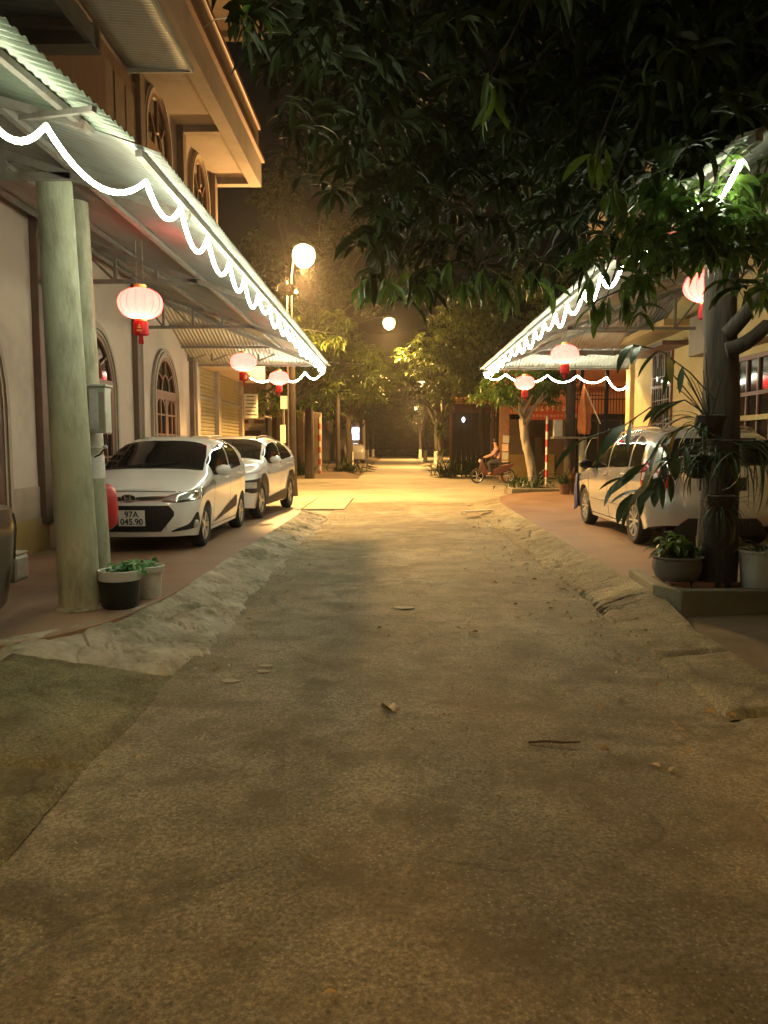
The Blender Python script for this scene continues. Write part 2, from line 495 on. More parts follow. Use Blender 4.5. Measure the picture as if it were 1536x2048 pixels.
def lerp_path(path, n):
    """n points evenly along a polyline, softened"""
    P = np.array(path, float)
    d = np.r_[0, np.cumsum(np.hypot(*np.diff(P, axis=0).T))]
    t = np.linspace(0, d[-1], n)
    Q = np.c_[np.interp(t, d, P[:, 0]), np.interp(t, d, P[:, 1])]
    k = max(1, n//24)
    for _ in range(3):
        R_ = Q.copy()
        for i in range(1, n-1):
            a, b = max(0, i-k), min(n, i+k+1)
            R_[i] = Q[a:b].mean(0)
        Q = R_
    return Q

def road_z(x, y):
    return .018*nz(x*.8, y*.5, 3) + .008*nz(x*2.6, y*2.2, 7) + .012*(1-((x-.2)/1.7)**2)
rows = []
for j in range(260):
    y = -7 + 27.6*j/259
    xl = -1.455 + .035*nz(1.3, y*1.1) + .02*nz(4.3, y*4)
    xr = 1.85 + .05*nz(8.3, y*.9) + .02*nz(2.3, y*4)
    rows.append([(xl+(xr-xl)*i/34, y, road_z(xl+(xr-xl)*i/34, y)-.004) for i in range(35)])
b_ = MB().grid(rows)
struct(b_.build('road', M['road'], smooth=60))

rows = []
for i in range(150):
    x = -45 + 90*i/149
    rows.append([(x, y, .010*nz(x*.5, y*.5, 1)-.012) for y in np.linspace(20.4, 35.5, 34)])
struct(MB().grid(rows).build('cross_street', M['crossing'], smooth=60))
rows = []
for j in range(90):
    y = 35.4 + 84*j/89
    rows.append([(-1.75 + 4.2*i/10 + (.1*nz(.5, y*.5) if i in (0, 10) else 0), y, .02*nz(i*.5, y*.4)-.010) for i in range(11)])
struct(MB().grid(rows).build('far_road', M['crossing'], smooth=60))
# bare apron between the road end and the cross street on both sides
rows = [[(-9+7.6*i/20, y, -.018+.012*nz(i*.4, y)) for y in np.linspace(16.5, 20.6, 14)] for i in range(21)]
struct(MB().grid(rows).build('street_corner', M['crossing'], smooth=60))
rows = [[(1.5+9*i/20, y, -.020+.012*nz(i*.4, y)) for y in np.linspace(19.8, 26, 18)] for i in range(21)]
struct(MB().grid(rows).build('street_corner', M['crossing'], smooth=60))

def pavement(name, path, wall_x, m, z=.15):
    poly = [tuple(p) for p in path]
    poly += [(wall_x, path[-1][1]), (wall_x, path[0][1])]
    return struct(MB().prism(poly, -.05, z, 'z').build(name, m, fix=True))
TL = lerp_path([(-4.6, 4.55), (-3.2, 4.75), (-2.5, 4.95), (-2.15, 5.6), (-2.02, 6.7), (-1.98, 11), (-1.9, 15.6), (-2.05, 17.0), (-2.8, 17.8), (-4.6, 18.1)], 90)
FL = lerp_path([(-4.6, 3.95), (-3.2, 3.95), (-1.7, 3.95), (-1.2, 4.1), (-1.25, 5.0), (-1.36, 6.7), (-1.38, 11), (-1.34, 15.6), (-1.5, 17.6), (-2.5, 18.6), (-4.6, 18.9)], 90)
TR = lerp_path([(2.46, 6.3), (2.42, 6.95), (2.38, 8.2), (2.39, 10.8), (2.5, 18.5), (2.9, 21.2), (3.6, 22.6), (5.6, 23.4)], 90)
FR = lerp_path([(1.9, 6.1), (1.86, 6.8), (1.82, 8.2), (1.79, 10.8), (1.73, 18.5), (2.2, 21.8), (3.2, 23.6), (5.6, 24.6)], 90)
pl = pavement('left_pavement', TL, -4.6, M['tile'])
pr = pavement('right_pavement', TR[4:], 5.6, M['tile'])

def ramp_strip(T, F, m, lump, seed, name):
    n = 900; w = 30
    T2, F2 = lerp_path(T, n), lerp_path(F, n)
    rows = []
    for i in range(n):
        row = []
        for j in range(w+1):
            u = j/w
            p = T2[i]*(1-u) + F2[i]*u
            q = p + (F2[i]-T2[i])*.20*nz(i*.05+seed, 2.5)*(u**3) + (F2[i]-T2[i])*.11*nz(i*.31+seed, 8.5)*(u**3)
            z = .152*(1-u)**1.25*min(1, max(0, (p[1]-(6.2 if T2[0][0] > 0 else 0))/.8)) - .05*max(0, (u-.88)/.12)
            qx, qy = q[0]+.10*nz(q[0]*3, q[1]*3, seed), q[1]+.10*nz(q[0]*3, q[1]*3, seed+5)
            dd, cc = noise.voronoi((qx*3.1+seed, qy*2.3, 0))
            ch = nz(cc[0].x*7.7, cc[0].y*9.1, seed)            # every broken chunk sits at its own height
            crack = max(0, 1-(dd[1]-dd[0])/.10)
            rough = lump*(.42*nz(q[0]*2.2+seed, q[1]*1.6) + .50*ch - .38*crack*(.5+.5*abs(nz(q[0]*1.3, q[1]*1.3, 3))) + .16*nz(q[0]*16, q[1]*16+seed) + .10*nz(q[0]*37, q[1]*37))
            z += rough*math.sin(PI*min(1, .08+u*.95))
            row.append((q[0], q[1], z + .003))
        rows.append(row)
    return struct(MB().grid(rows).build(name, m, smooth=24))
ramp_strip(TL, FL, M['mortar'], .10, 1.0, 'kerb_ramp')
ramp_strip(TR, FR, M['kerbconcrete'], .06, 5.0, 'kerb_ramp')

# broken driveway slabs, near left, each slab a piece of its own
drv = struct(thing('driveway', None, None))
def hL(x, y):
    a = min(1, max(0, (-1.40-x)/1.3)); a = a*a*(3-2*a)
    b = min(1, max(0, (y-2.6)/2.4)); b = b*b*(3-2*b)
    return .02 + a*(.03+.105*b)
xs_ = [-1.43, -2.55, -3.55, -4.8]
ys_ = [-3.0, .9, 2.3, 3.45, 4.72]
for i in range(3):
    for j in range(4):
        x0, x1, y0, y1 = xs_[i], xs_[i+1]+.012, ys_[j], ys_[j+1]-.014
        if j == 3 and i == 0: y1 = 4.95
        rows = []
        off = .01*nz(i*3.1, j*2.7)
        for a in range(41):
            row = []
            for b in range(49):
                u, v = a/40, b/48
                x = x0+(x1-x0)*u + .05*nz((y0+(y1-y0)*v)*1.3, i*5.0)*(1-u) + .05*nz((y0+(y1-y0)*v)*1.3, (i+1)*5.0)*u + .012*nz(v*30, u*30+i)
                y = y0+(y1-y0)*v + .06*nz((x0+(x1-x0)*u)*1.7, j*7.0)*(1-v) + .06*nz((x0+(x1-x0)*u)*1.7, (j+1)*7.0)*v
                z = hL(x, y) + off + .016*nz(x*2.3, y*2.3) + .010*nz(x*7, y*7) + .007*nz(x*17, y*17)
                if a in (0, 40) or b in (0, 48): z -= .03
                elif a in (1, 39) or b in (1, 47): z -= .006+.01*abs(nz(x*9, y*9, 2))
                row.append((x, y, z))
            rows.append(row)
        MB().grid(rows).build('concrete_slab', M['slab'], drv, smooth=60)
# right: drain strip of kerb slabs and dark yard ground
yard = struct(thing('right_yard', None, None))
rows = [[(2.36+6*i/24, -4+10.86*j/40, .045*min(1, i/4)+.015*nz(i*.7, j*.6)-.005) for j in range(41)] for i in range(25)]
MB().grid(rows).build('ground', M['soil'], yard, smooth=60)
cuts = [-3.0, 1.6, 3.05, 4.15, 5.35, 6.75]
for k in range(5):
    y0, y1 = cuts[k], cuts[k+1]-.02
    rows = []
    for a in range(13):
        row = []
        for b in range(25):
            u, v = a/12, b/24
            x = 1.83 + .56*u + .03*nz(v*3+k, 3.0)*(1-u) + .025*nz(v*4+k*2, 9.0)*u
            y = y0+(y1-y0)*v + .05*nz(u*2, k*5.0)
            z = .026 + .05*u + .012*nz(k*9.0, 1) + .008*nz(x*7, y*7) + .006*nz(x*19, y*19)
            if a in (0, 12) or b in (0, 24): z -= .035
            row.append((x, y, z))
        rows.append(row)
    MB().grid(rows).build('kerb_slab', M['kerbconcrete'], yard, smooth=60)

# pale paving slabs in the lit corner behind the crossover
pv = struct(thing('corner_paving', None, None))
for i in range(4):
    for j in range(4):
        x, y = -4.75 + i*1.02, 18.6 + j*1.05
        o = MB().box((0, 0, 0), (.99, 1.02, .05)).build('paving_slab', M['paver'], pv, bevel=.008)
        o.location = (x+.1*nz(i, j), y, .003+.006*nz(i*2.1, j*3.3)); o.rotation_euler = (.006*nz(j, i*2), .008*nz(i, 5), .02*nz(i, j, 4))

# far pavements and their sloping access ramps
def far_block(x0, x1, y0, y1, z, m, name='far_pavement'):
    rows = [[(x0+(x1-x0)*i/16, y0+(y1-y0)*j/30, z+.02*nz(i*.6, j*.5, x0) if 0 < i < 16 and j else -.05) for j in range(31)] for i in range(17)]
    return struct(MB().grid(rows).build(name, m, smooth=50))
far_block(-14, -1.85, 35.6, 110, .16, M['soil'])
far_block(2.6, 16, 36.6, 110, .14, M['crossing'])
for (x, y, rz, L) in ((2.35, 37.6, .15, 1.5), (2.3, 39.6, -.1, 1.5), (2.25, 47.5, .1, 2.2), (-1.7, 46, 0, 2.0), (-1.75, 50, .1, 2.2), (-1.7, 55, 0, 2.2), (2.3, 58, .1, 2.4)):
    sgn = 1 if x > 0 else -1
    o = MB().prism([(-.55*sgn, .0), (.3*sgn, .20), (.3*sgn, .0)], -L/2, L/2, 'y').build('access_ramp', M['concrete'], bevel=.02)
    o.location = (x, y, .0); o.rotation_euler.z = rz; struct(o)

# loose grit on the road: nobody could count it
gv, gf = [], []
def stone(x, y, z, r):
    o = len(gv); p = [Vector((random.uniform(.6, 1)*a, random.uniform(.6, 1)*b, random.uniform(.35, .8)*c))*r for a, b, c in ((1,0,0),(0,1,0),(-1,0,0),(0,-1,0),(0,0,1),(0,0,-1))]
    gv.extend([(x+q.x, y+q.y, z+q.z) for q in p])
    for t in ((0,1,4),(1,2,4),(2,3,4),(3,0,4),(1,0,5),(2,1,5),(3,2,5),(0,3,5)): gf.append(tuple(o+i for i in t))
cnt = 0
while cnt < 4200:
    y = 1.7 + 9*random.random()**2.2; x = random.uniform(-1.4, 1.8)
    if nz(x*1.1+3, y*.9) + .35*random.random() < .12 and random.random() < .85: continue
    stone(x, y, road_z(x, y)+.001, random.choice((.003, .003, .004, .004, .005, .006, .008)))
    cnt += 1
for _ in range(500):
    y = random.uniform(5, 16); s_ = random.choice((-1, 1)); x = (-1.5 if s_ < 0 else 1.85)+random.gauss(0, .12)
    stone(x, y, .02+(.02 if abs(x) > 1.6 else 0), random.choice((.006, .008, .012)))
mb = MB(); mb.v, mb.f = gv, gf
tag(mb.build('gravel', M['stone'], fix=False), kind='stuff')

# flat mortar spills stuck to the road
for (px, py, r) in ((410, 1262, .11), (808, 1217, .10), (532, 1335, .05), (527, 1347, .045), (462, 1366, .06)):
    p = gr(px, py); rr = [r*(1+.3*nz(px+k*.7, py)) for k in range(14)]
    poly = [(rr[k]*math.cos(k*PI/7), rr[k]*.6*math.sin(k*PI/7)) for k in range(14)]
    o = MB().prism(poly, 0, .006, 'z').build('mortar_spill', M['mortar'])
    o.location = (p.x, p.y, road_z(p.x, p.y)); struct(o)

# ------------------------------------------------------------------ corrugated sheets
PITCHW = .076
def sheet(y0, y1, xo, zo, xi, slope, name, m, parent, ny=8, rows=5, amp=.009, lift=0.0):
    """corrugated roof sheet: xo(y), xi(y) outer and inner edge, corrugations across the street"""
    n = max(6, int(round((y1-y0)/PITCHW*ny)))
    P = []
    for k in range(n+1):
        y = y0 + (y1-y0)*k/n
        a, b = xo(y), xi(y)
        P.append([(a+(b-a)*r/rows, y, zo(y) + slope*abs(a+(b-a)*r/rows - a) + amp*math.cos(2*PI*y/PITCHW) + lift) for r in range(rows+1)])
    o = MB().grid(P).build(name, m, parent, smooth=80, fix=False)
    sd = o.modifiers.new('thickness', 'SOLIDIFY'); sd.thickness = .0012
    return o

# ------------------------------------------------------------------ left house
hs = thing('house', 'cream two storey house with arched windows and brown pilasters behind the parked white cars', 'house', (-4.6, 12, .15))
def loc(x, y, z): return (x+4.6, y-12, z-.15)
w = MB()
w.span(loc(-9.5, 3.0, .10), loc(-4.6, 17.55, 4.6))
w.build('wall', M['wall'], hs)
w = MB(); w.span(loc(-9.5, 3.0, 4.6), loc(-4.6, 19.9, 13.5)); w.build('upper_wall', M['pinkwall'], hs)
w = MB()
for a, b in ((3.0, 7.0), (9.12, 17.5)): w.span(loc(-4.6, a, .0), loc(-4.56, b, .58))
w.build('plinth', M['plinth'], hs)
w = MB()
for a, b in ((3.0, 7.0), (9.12, 17.5)): w.span(loc(-4.6, a, .58), loc(-4.575, b, .98))
w.build('dado_band', M['surround'], hs)
for y in (6.1, 9.98, 13.72, 17.45):
    MB().span(loc(-4.6, y-.13, .5), loc(-4.50, y+.07, 4.55)).build('pilaster', M['brownpaint'], hs, bevel=.01)
    MB().span(loc(-4.6, y+.075, .05), loc(-4.47, y+.33, 4.5)).build('pilaster', M['wall'], hs, bevel=.01)
for y in (14.1, 16.85, 19.75):
    MB().span(loc(-4.6, y-.13, 4.7), loc(-4.46, y+.13, 8.3)).build('pilaster', M['brownpaint'], hs, bevel=.01)

def arch(wd, h, k=16, pointed=1.25):
    """outline of an arched opening, from the left foot over the top to the right foot"""
    r = wd/2; sp = h - r*pointed
    pts = [(-r, 0), (-r, sp)]
    for i in range(1, k):
        a = PI - PI*i/k
        pts.append((r*math.cos(a), sp + r*pointed*math.sin(a)))
    return pts + [(r, sp), (r, 0)]
def ring(outer, inner, x0, x1):
    """solid band between two open outlines with the same number of points, in the yz plane"""
    P = [[(x0, *outer[i]), (x1, *outer[i]), (x1, *inner[i]), (x0, *inner[i]), (x0, *outer[i])] for i in range(len(outer))]
    return P
def arched_window(y, z0, wd, h, parent, mframe, sill=True, name='window', rail=None):
    """surround on the wall, recessed frame, panes, bars"""
    win = MB().grid(ring(arch(wd, h), arch(wd-.34, h-.17), 0, .06)).build('window_surround' if name == 'window' else 'door_surround', M['surround'], parent, smooth=40)
    win.location = loc(-4.6, y, z0)
    win2 = MB().grid(ring(arch(wd-.12, h-.06), arch(wd-.24, h-.12), .058, .085)).build('moulding', M['surround'], win, smooth=40)
    iw, ih = wd-.34, h-.17
    MB().prism([(p, q) for p, q in arch(iw, ih)], .004, .010, 'x').build('pane', M['pane'], win)
    rail = rail if rail else ih*.58
    f = MB().grid(ring(arch(iw, ih), arch(iw-.14, ih-.07), .008, .045))
    f.build('frame', mframe, win, smooth=40)
    MB().box((.03, 0, rail), (.035, iw-.02, .17)).build('transom', mframe, win)
    for s_ in (-1, 1):
        q = MB()
        q.box((.03, s_*iw*.25, rail/2), (.03, .05, rail)).box((.03, s_*.045, rail/2), (.036, .085, rail)).box((.03, s_*(iw/2-.09), rail/2), (.034, .09, rail))
        for k in range(1, 4): q.box((.028, s_*iw*.25, rail*k/4), (.024, iw*.46, .035))
        q.grid(ring([(s_*(iw*.25)+p, q_+rail-.29) for p, q_ in arch(iw*.42, .26, pointed=.9)], [(s_*(iw*.25)+p*.82, q_*.82+rail-.29) for p, q_ in arch(iw*.42, .26, pointed=.9)], .02, .04))
        q.build('casement', mframe, win)
    if rail < ih*.8:
        q = MB(); zr = rail+.085; r = iw/2*.34
        arc = [(.03, r*math.cos(a), zr + r*1.25*math.sin(a)) for a in np.linspace(0, PI, 12)]
        q.tube(arc, .018, 6)
        for a in (PI*.25, PI*.5, PI*.75):
            k = (ih-zr-.1)
            q.bar((.03, r*math.cos(a), zr+r*1.25*math.sin(a)), (.03, (iw/2-.1)*math.cos(a), zr+(k if abs(a-PI/2) < .1 else k*.82)*math.sin(a)), .03)
        q.build('fanlight_bar', mframe, win)
    return win
arched_window(11.82, .95, 1.78, 2.45, hs, M['redwood'], rail=1.5)
arched_window(15.42, .95, 1.78, 2.47, hs, M['redwood'], rail=1.55)
arched_window(7.85, .16, 2.5, 3.3, hs, M['darkwood'], name='door', rail=2.2)
arched_window(15.3, 5.6, 1.75, 2.75, hs, M['redwood'])
arched_window(18.5, 5.6, 1.75, 2.7, hs, M['redwood'])
# dark panels added where the upstairs wall only lies in shadow
dd = MB().span(loc(-4.6, 12.2, 4.9), loc(-4.52, 13.9, 7.75)).build('shadow_panel', M['darkwood'], hs)
q = MB()
for k in range(3): q.span(loc(-4.515, 12.32+k*.52, 5.1), loc(-4.505, 12.76+k*.52, 7.5))
q.build('panel', M['brownpaint'], dd)
MB().span(loc(-4.6, 9.0, 4.75), loc(-4.35, 12.0, 7.4)).build('shadow_sheet', M['darkwood'], hs)
# upper balcony: slab, outer beam, end beam, parapet, cornice
def balcony(z, y1, xo, parapet):
    MB().span(loc(-4.6, 3, z+.16), loc(xo, y1, z+.34)).build('balcony_slab', M['pinkwall'], hs)
    MB().span(loc(xo-.02, 3, z), loc(xo+.26, y1, z+.62)).build('balcony_beam', M['pinkwall'], hs)
    MB().span(loc(-4.6, y1-.24, z+.004), loc(xo-.024, y1-.004, z+.157)).build('balcony_beam', M['pinkwall'], hs)
    for y in (6.2, 10.0, 14.1, 16.85):
        MB().span(loc(-4.6, y-.1, z+.03), loc(xo-.024, y+.1, z+.157)).build('balcony_beam', M['pinkwall'], hs)
    q = MB()
    q.span(loc(xo-.06, 3, z+.62), loc(xo+.34, y1+.08, z+.70)).span(loc(xo-.03, 3, z+.70), loc(xo+.30, y1+.04, z+.78))
    q.build('cornice', M['redwood'], hs)
    if parapet:
        MB().span(loc(xo+.04, 3, z+.78), loc(xo+.20, y1, z+1.40)).build('parapet', M['brownpaint'], hs)
        MB().span(loc(xo-.0, 3, z+1.40), loc(xo+.26, y1+.03, z+1.52)).build('balcony_rail', M['redwood'], hs, bevel=.02)
balcony(8.05, 20.15, -3.66, True)
balcony(11.95, 20.9, -3.66, False)

# blue-grey sheet lining under the balcony
sb = thing('awning', 'blue grey sheet metal awning high under the upper balcony of the cream house', 'awning', (-4.05, 9, 7.9))
q = sheet(-4, 4.6, lambda y: .58, lambda y: -.06, lambda y: -.5, .06, 'roof_sheet', M['sheetblue'], sb, ny=4, amp=.006)
MB().span((-.5, 4.6, -.08), (.62, 4.64, .02)).build('edge_trim', M['sheetblue'], sb)
MB().span((.585, -4, -.10), (.615, 4.6, .0)).build('edge_trim', M['sheetblue'], sb)

# near high awning with a folded front flashing
na = thing('awning', 'pale green lit awning with a folded metal edge above the nearest canopy', 'awning', (-3.4, 4, 4.5))
sheet(-3.2, 1.9, lambda y: 1.15, lambda y: .02, lambda y: -1.2, .12, 'roof_sheet', M['sheetblue'], na, ny=4, amp=.006)
MB().span((-1.2, 1.905, -.10), (1.22, 1.94, .10)).build('edge_trim', M['sheet'], na)
MB().span((-1.2, 1.78, -.115), (1.22, 1.94, -.102)).build('edge_trim', M['sheet'], na)
MB().span((1.16, -3.2, -.09), (1.20, 1.90, .05)).build('edge_trim', M['sheet'], na)
for y in (-2, .2, 1.7): MB().bar((-1.2, y, .1), (1.15, y, -.03), .05).build('rafter', M['steel'], na)

# ------------------------------------------------------------------ canopies
SL = .34
def canopy(side, xo, y0, y1, wall, label, trusses, sheets_from=None):
    z0 = 3.32
    root = thing('canopy', label, 'canopy', (side*xo, (y0+y1)/2, z0))
    ym = (y0+y1)/2
    hip = abs(wall)-xo
    def xin(y): return side*min(hip, max(.02, y1-ym-y+.02))
    n = int(round((y1-y0)/.912)); proto = None
    for k in range(n):
        a = y0 + (y1-y0)*k/n - ym; b = y0 + (y1-y0)*(k+1)/n - ym
        sheet(a, b+.02, lambda y: 0.0, lambda y: 0.0, xin, SL, 'roof_sheet', M['sheet'], root, ny=8, lift=.004*(k % 2))
    # hip end, corrugations along the street
    for k in range(max(3, int(hip/.85))):
        m_ = max(3, int(hip/.85)); u0, u1 = hip*k/m_, hip*(k+1)/m_
        nn = int((u1-u0)/PITCHW*8); P = []
        for i in range(nn+1):
            u = u0+(u1-u0)*i/nn
            P.append([(side*u, y1-ym - r/4*max(.01, u), SL*r/4*u + .009*math.cos(2*PI*u/PITCHW)+.004*(k % 2)) for r in range(5)])
        o = MB().grid(P).build('roof_sheet', M['sheet'], root, smooth=80, fix=False)
        sd = o.modifiers.new('thickness', 'SOLIDIFY'); sd.thickness = .0012
    # eave tube, purlins, hip rafter, trusses
    def pt(x, y, dz=-.045): return (side*x, y-ym, SL*x+dz)
    MB().bar(pt(.13, y0), pt(.13, y1-.13), .045).build('eave_tube', M['steel'], root)
    MB().bar((side*.13, y1-ym-.13, -.0), (side*hip, y1-ym-.13, -.0), .045).build('eave_tube', M['steel'], root)
    for x in (1.0, 1.9, 2.75):
        if x < hip: MB().bar(pt(x, y0), pt(x, y1-x), .045).build('purlin', M['steel'], root)
    for d in (1.0, 1.9): MB().bar((side*d, y1-ym-d, SL*d-.045), (side*hip, y1-ym-d, SL*d-.045), .045).build('purlin', M['steel'], root)
    MB().bar(pt(.1, y1-.1, -.10), pt(hip, y1-hip, -.10), .05, .07).build('hip_rafter', M['steel'], root)
    for y in trusses:
        tr = MB(); zt = -.10; zb = .24 - .0
        xe = min(hip, max(.2, y1-y))
        tr_root = MB().bar(pt(.12, y, zt), pt(min(hip, xe), y, zt), .05, .06).build('truss', M['steel'], root)
        q = MB()
        zb = .25
        xb = (zb+.10)/SL
        q.bar((side*xb, y-ym, zb), (side*hip, y-ym, zb), .05)
        k = 4; xsb = np.linspace(xb, hip-.03, k+1)
        for i in range(1, k+1):
            q.bar((side*xsb[i], y-ym, zb+.025), (side*xsb[i], y-ym, SL*min(xsb[i], xe)-.13), .04)
            q.bar((side*xsb[i-1], y-ym, zb), (side*xsb[i], y-ym, SL*min(xsb[i], xe)-.13), .03)
        q.build('web', M['steel'], tr_root)
    return root
cl = canopy(-1, 1.47, 4.95, 17.75, -4.6, 'long corrugated metal canopy over the white cars with its eave along the road', (6.1, 9.9, 13.65, 17.2))
crr = canopy(1, 2.02, 4.75, 18.6, 5.6, 'long corrugated metal canopy over the silver car beside the yellow house', (6.2, 10.0, 13.9, 17.6))
# wind braces hung at the far end of the left canopy
q = MB()
for a, b in (((-4.55, 17.42, 3.56), (-3.75, 17.42, 3.56)), ((-4.55, 17.42, 4.12), (-2.2, 17.42, 4.02)), ((-3.75, 17.42, 3.56), (-3.75, 17.42, 4.08)), ((-4.3, 17.42, 3.56), (-4.3, 17.42, 4.1)), ((-3.75, 17.42, 3.6), (-2.4, 17.42, 3.95))):
    a, b = Vector(a)-Vector((-1.47, 11.35, 3.32)), Vector(b)-Vector((-1.47, 11.35, 3.32)); q.bar(a, b, .05)
q.build('end_frame', M['steel'], cl)

# nearest left canopy, slightly turned, ends in front of the long one
c0 = thing('canopy', 'nearest corrugated canopy piece above the concrete poles with its eave turned slightly inward', 'canopy', (-1.7, 3.3, 3.36))
def ex(y): return (-1.585 - .115*(4.9-y-3.3)/1.25) + 1.7
ns = 5
for k in range(ns):
    a = -4.2 + 5.78*k/ns; b = -4.2+5.78*(k+1)/ns
    sheet(a, b+.015, ex, lambda y: 0.0, lambda y: -2.9, .30, 'roof_sheet', M['sheetold'], c0, lift=.004*(k % 2))
MB().bar((ex(-4.2)-.27, -4.2, .045), (ex(1.5)-.24, 1.5, .03), .04).build('eave_tube', M['steel'], c0)
for x in (1.2, 2.1): MB().bar((-x, -4.2, .30*x-.01), (-x, 1.55, .30*x-.01), .045).build('purlin', M['steel'], c0)
for y in (-1.2, 1.35): MB().bar((ex(y)-.2, y, .0), (-2.9, y, .80), .05).build('rafter', M['steel'], c0)
MB().bar((ex(1.4)-.62, 1.42, .08), (ex(1.4)-.02, 1.0, -.05), .03).build('strut', M['steel'], c0)

# ------------------------------------------------------------------ glowing light ropes, hung in swags
def swags(pts, sag, n=12, jit=.25):
    out = []
    for i in range(len(pts)-1):
        a, b = Vector(pts[i]), Vector(pts[i+1]); s_ = sag*(1+jit*(2*random.random()-1))
        for k in range(n):
            t = k/n
            p = a.lerp(b, t); p.z -= s_*4*t*(1-t)
            out.append(p)
    return out + [Vector(pts[-1])]
ptsL = [(-2.0, 2.9, 3.16), (-1.95, 3.58, 3.17), (-1.83, 4.16, 3.17), (-1.58, 5.02, 3.17)]
y = 5.02
while y < 17.2:
    y += random.uniform(.70, .86); ptsL.append((-1.585, min(y, 17.65), 3.25))
ptsL += [(-2.05, 17.70, 3.17), (-2.62, 17.70, 3.17), (-3.3, 17.70, 3.05)]
r1 = tag(MB().tube(swags(ptsL, .18), .0155, 6).build('light_rope', M['rope'], smooth=60), 'glowing white light rope looped along the left canopy eave by the cream house', 'light rope', 'glowing light ropes')
ptsR = []
y = 4.95
while y < 18.3:
    ptsR.append((2.13, min(y, 18.5), 3.25)); y += random.uniform(.70, .86)
ptsR += [(2.12, 18.55, 3.22), (2.62, 18.55, 3.20), (3.62, 18.55, 3.17), (4.32, 18.55, 3.16), (5.02, 18.55, 3.13), (5.5, 18.55, 2.92)]
r2 = tag(MB().tube(swags(ptsR, .18), .0155, 6).build('light_rope', M['rope'], smooth=60), 'glowing white light rope looped along the right canopy eave behind the mango leaves', 'light rope', 'glowing light ropes')

# ------------------------------------------------------------------ red lanterns
m = bpy.data.materials.new('lantern_fabric'); m.use_nodes = True
nt = m.node_tree; b = nt.nodes['Principled BSDF']
t = nt.nodes.new('ShaderNodeBsdfTranslucent'); t.inputs[0].default_value = (.95, .082, .078, 1)
b.inputs['Base Color'].default_value = (.55, .03, .03, 1); b.inputs['Roughness'].default_value = .6
ms = nt.nodes.new('ShaderNodeMixShader'); ms.inputs[0].default_value = .62
nt.links.new(b.outputs[0], ms.inputs[1]); nt.links.new(t.outputs[0], ms.inputs[2]); nt.links.new(ms.outputs[0], nt.nodes['Material Output'].inputs[0])
M['lantern'] = m
M['tassel'] = mat('red_tassel', (.55, .02, .02), .7, var=.15, scale=20, trans=.35)
def lantern():
    root = thing('lantern', 'x', 'lantern')
    prof = []
    for i in range(15):
        a = -PI/2 + PI*i/14
        prof.append((max(.055, .225*math.cos(a)**.85 if math.cos(a) > 0 else .055), .155*math.sin(a)))
    MB().lathe(prof, (0, 0, 0), 32, wob=lambda t, z: 1-.018*abs(math.sin(t*8))).build('shade', M['lantern'], root, smooth=60)
    q = MB()
    for k in range(16):
        t = 2*PI*k/16
        q.tube([(1.012*r*math.cos(t), 1.012*r*math.sin(t), z) for r, z in prof], .0016, 4)
    q.build('rib', M['redplastic'], root)
    MB().lathe([(.0, .155), (.062, .155), (.062, .185), (.05, .19), (0, .19)], n=16).build('cap', M['gold'], root, smooth=40)
    MB().lathe([(0, -.155), (.06, -.155), (.062, -.175), (0, -.175)], n=16).build('cap', M['gold'], root, smooth=40)
    MB().lathe([(.068, -.175), (.074, -.2), (.076, -.305), (.072, -.31)], n=20, wob=lambda t, z: 1+.03*math.sin(t*20)).build('fringe', M['tassel'], root, smooth=60)
    q = MB()
    for k in range(9):
        t = 2*PI*k/9
        q.tube([(.015*math.cos(t), .015*math.sin(t), -.3), (.022*math.cos(t), .022*math.sin(t), -.40)], .005, 4)
    q.build('tassel', M['tassel'], root)
    q = MB().box((0, -.0765, -.245), (.034, .004, .012)).box((0, -.0765, -.275), (.05, .004, .014)).box((0, -.0765, -.225), (.014, .004, .02))
    q.build('print', M['gold'], root)
    q = MB()
    for s_ in (-1, 1): q.tube([(s_*.035, 0, .18), (s_*.03, 0, .62)], .003, 5)
    q.build('cord', M['cord'], root)
    l = bpy.data.lights.new('lantern_bulb', 'POINT'); l.energy = 25; l.color = (1.0, .80, .62); l.shadow_soft_size = .03
    lo = bpy.data.objects.new('bulb', l); C.objects.link(lo); lo.parent = root; lo.location = (0, 0, -.055)
    return root
LG = 'red lanterns hanging under the canopies'
LN = [((-2.57, 7.88, 2.93), 'red glowing lantern nearest the concrete poles under the left canopy, largest of the three there'),
      ((-2.60, 13.33, 2.93), 'middle one of the three glowing red lanterns under the left canopy, above the crossover'),
      ((-2.57, 17.2, 3.0), 'smallest red lantern under the left canopy, in front of the end loops of light rope'),
      ((2.78, 12.83, 3.0), 'red glowing lantern hanging clear above the roof of the silver car'),
      ((2.88, 17.32, 2.9), 'farthest red lantern under the right canopy, low in front of the light rope loops'),
      ((3.04, 7.7, 3.05), 'red lantern half hidden by mango leaves beside the dark tree trunk')]
l0 = lantern()
for i, (p, lab) in enumerate(LN):
    o = l0 if i == 0 else copy_tree(l0)
    o.location = p; o.rotation_euler.z = i*.7 if i else .1
    tag(o, lab, 'lantern', LG)

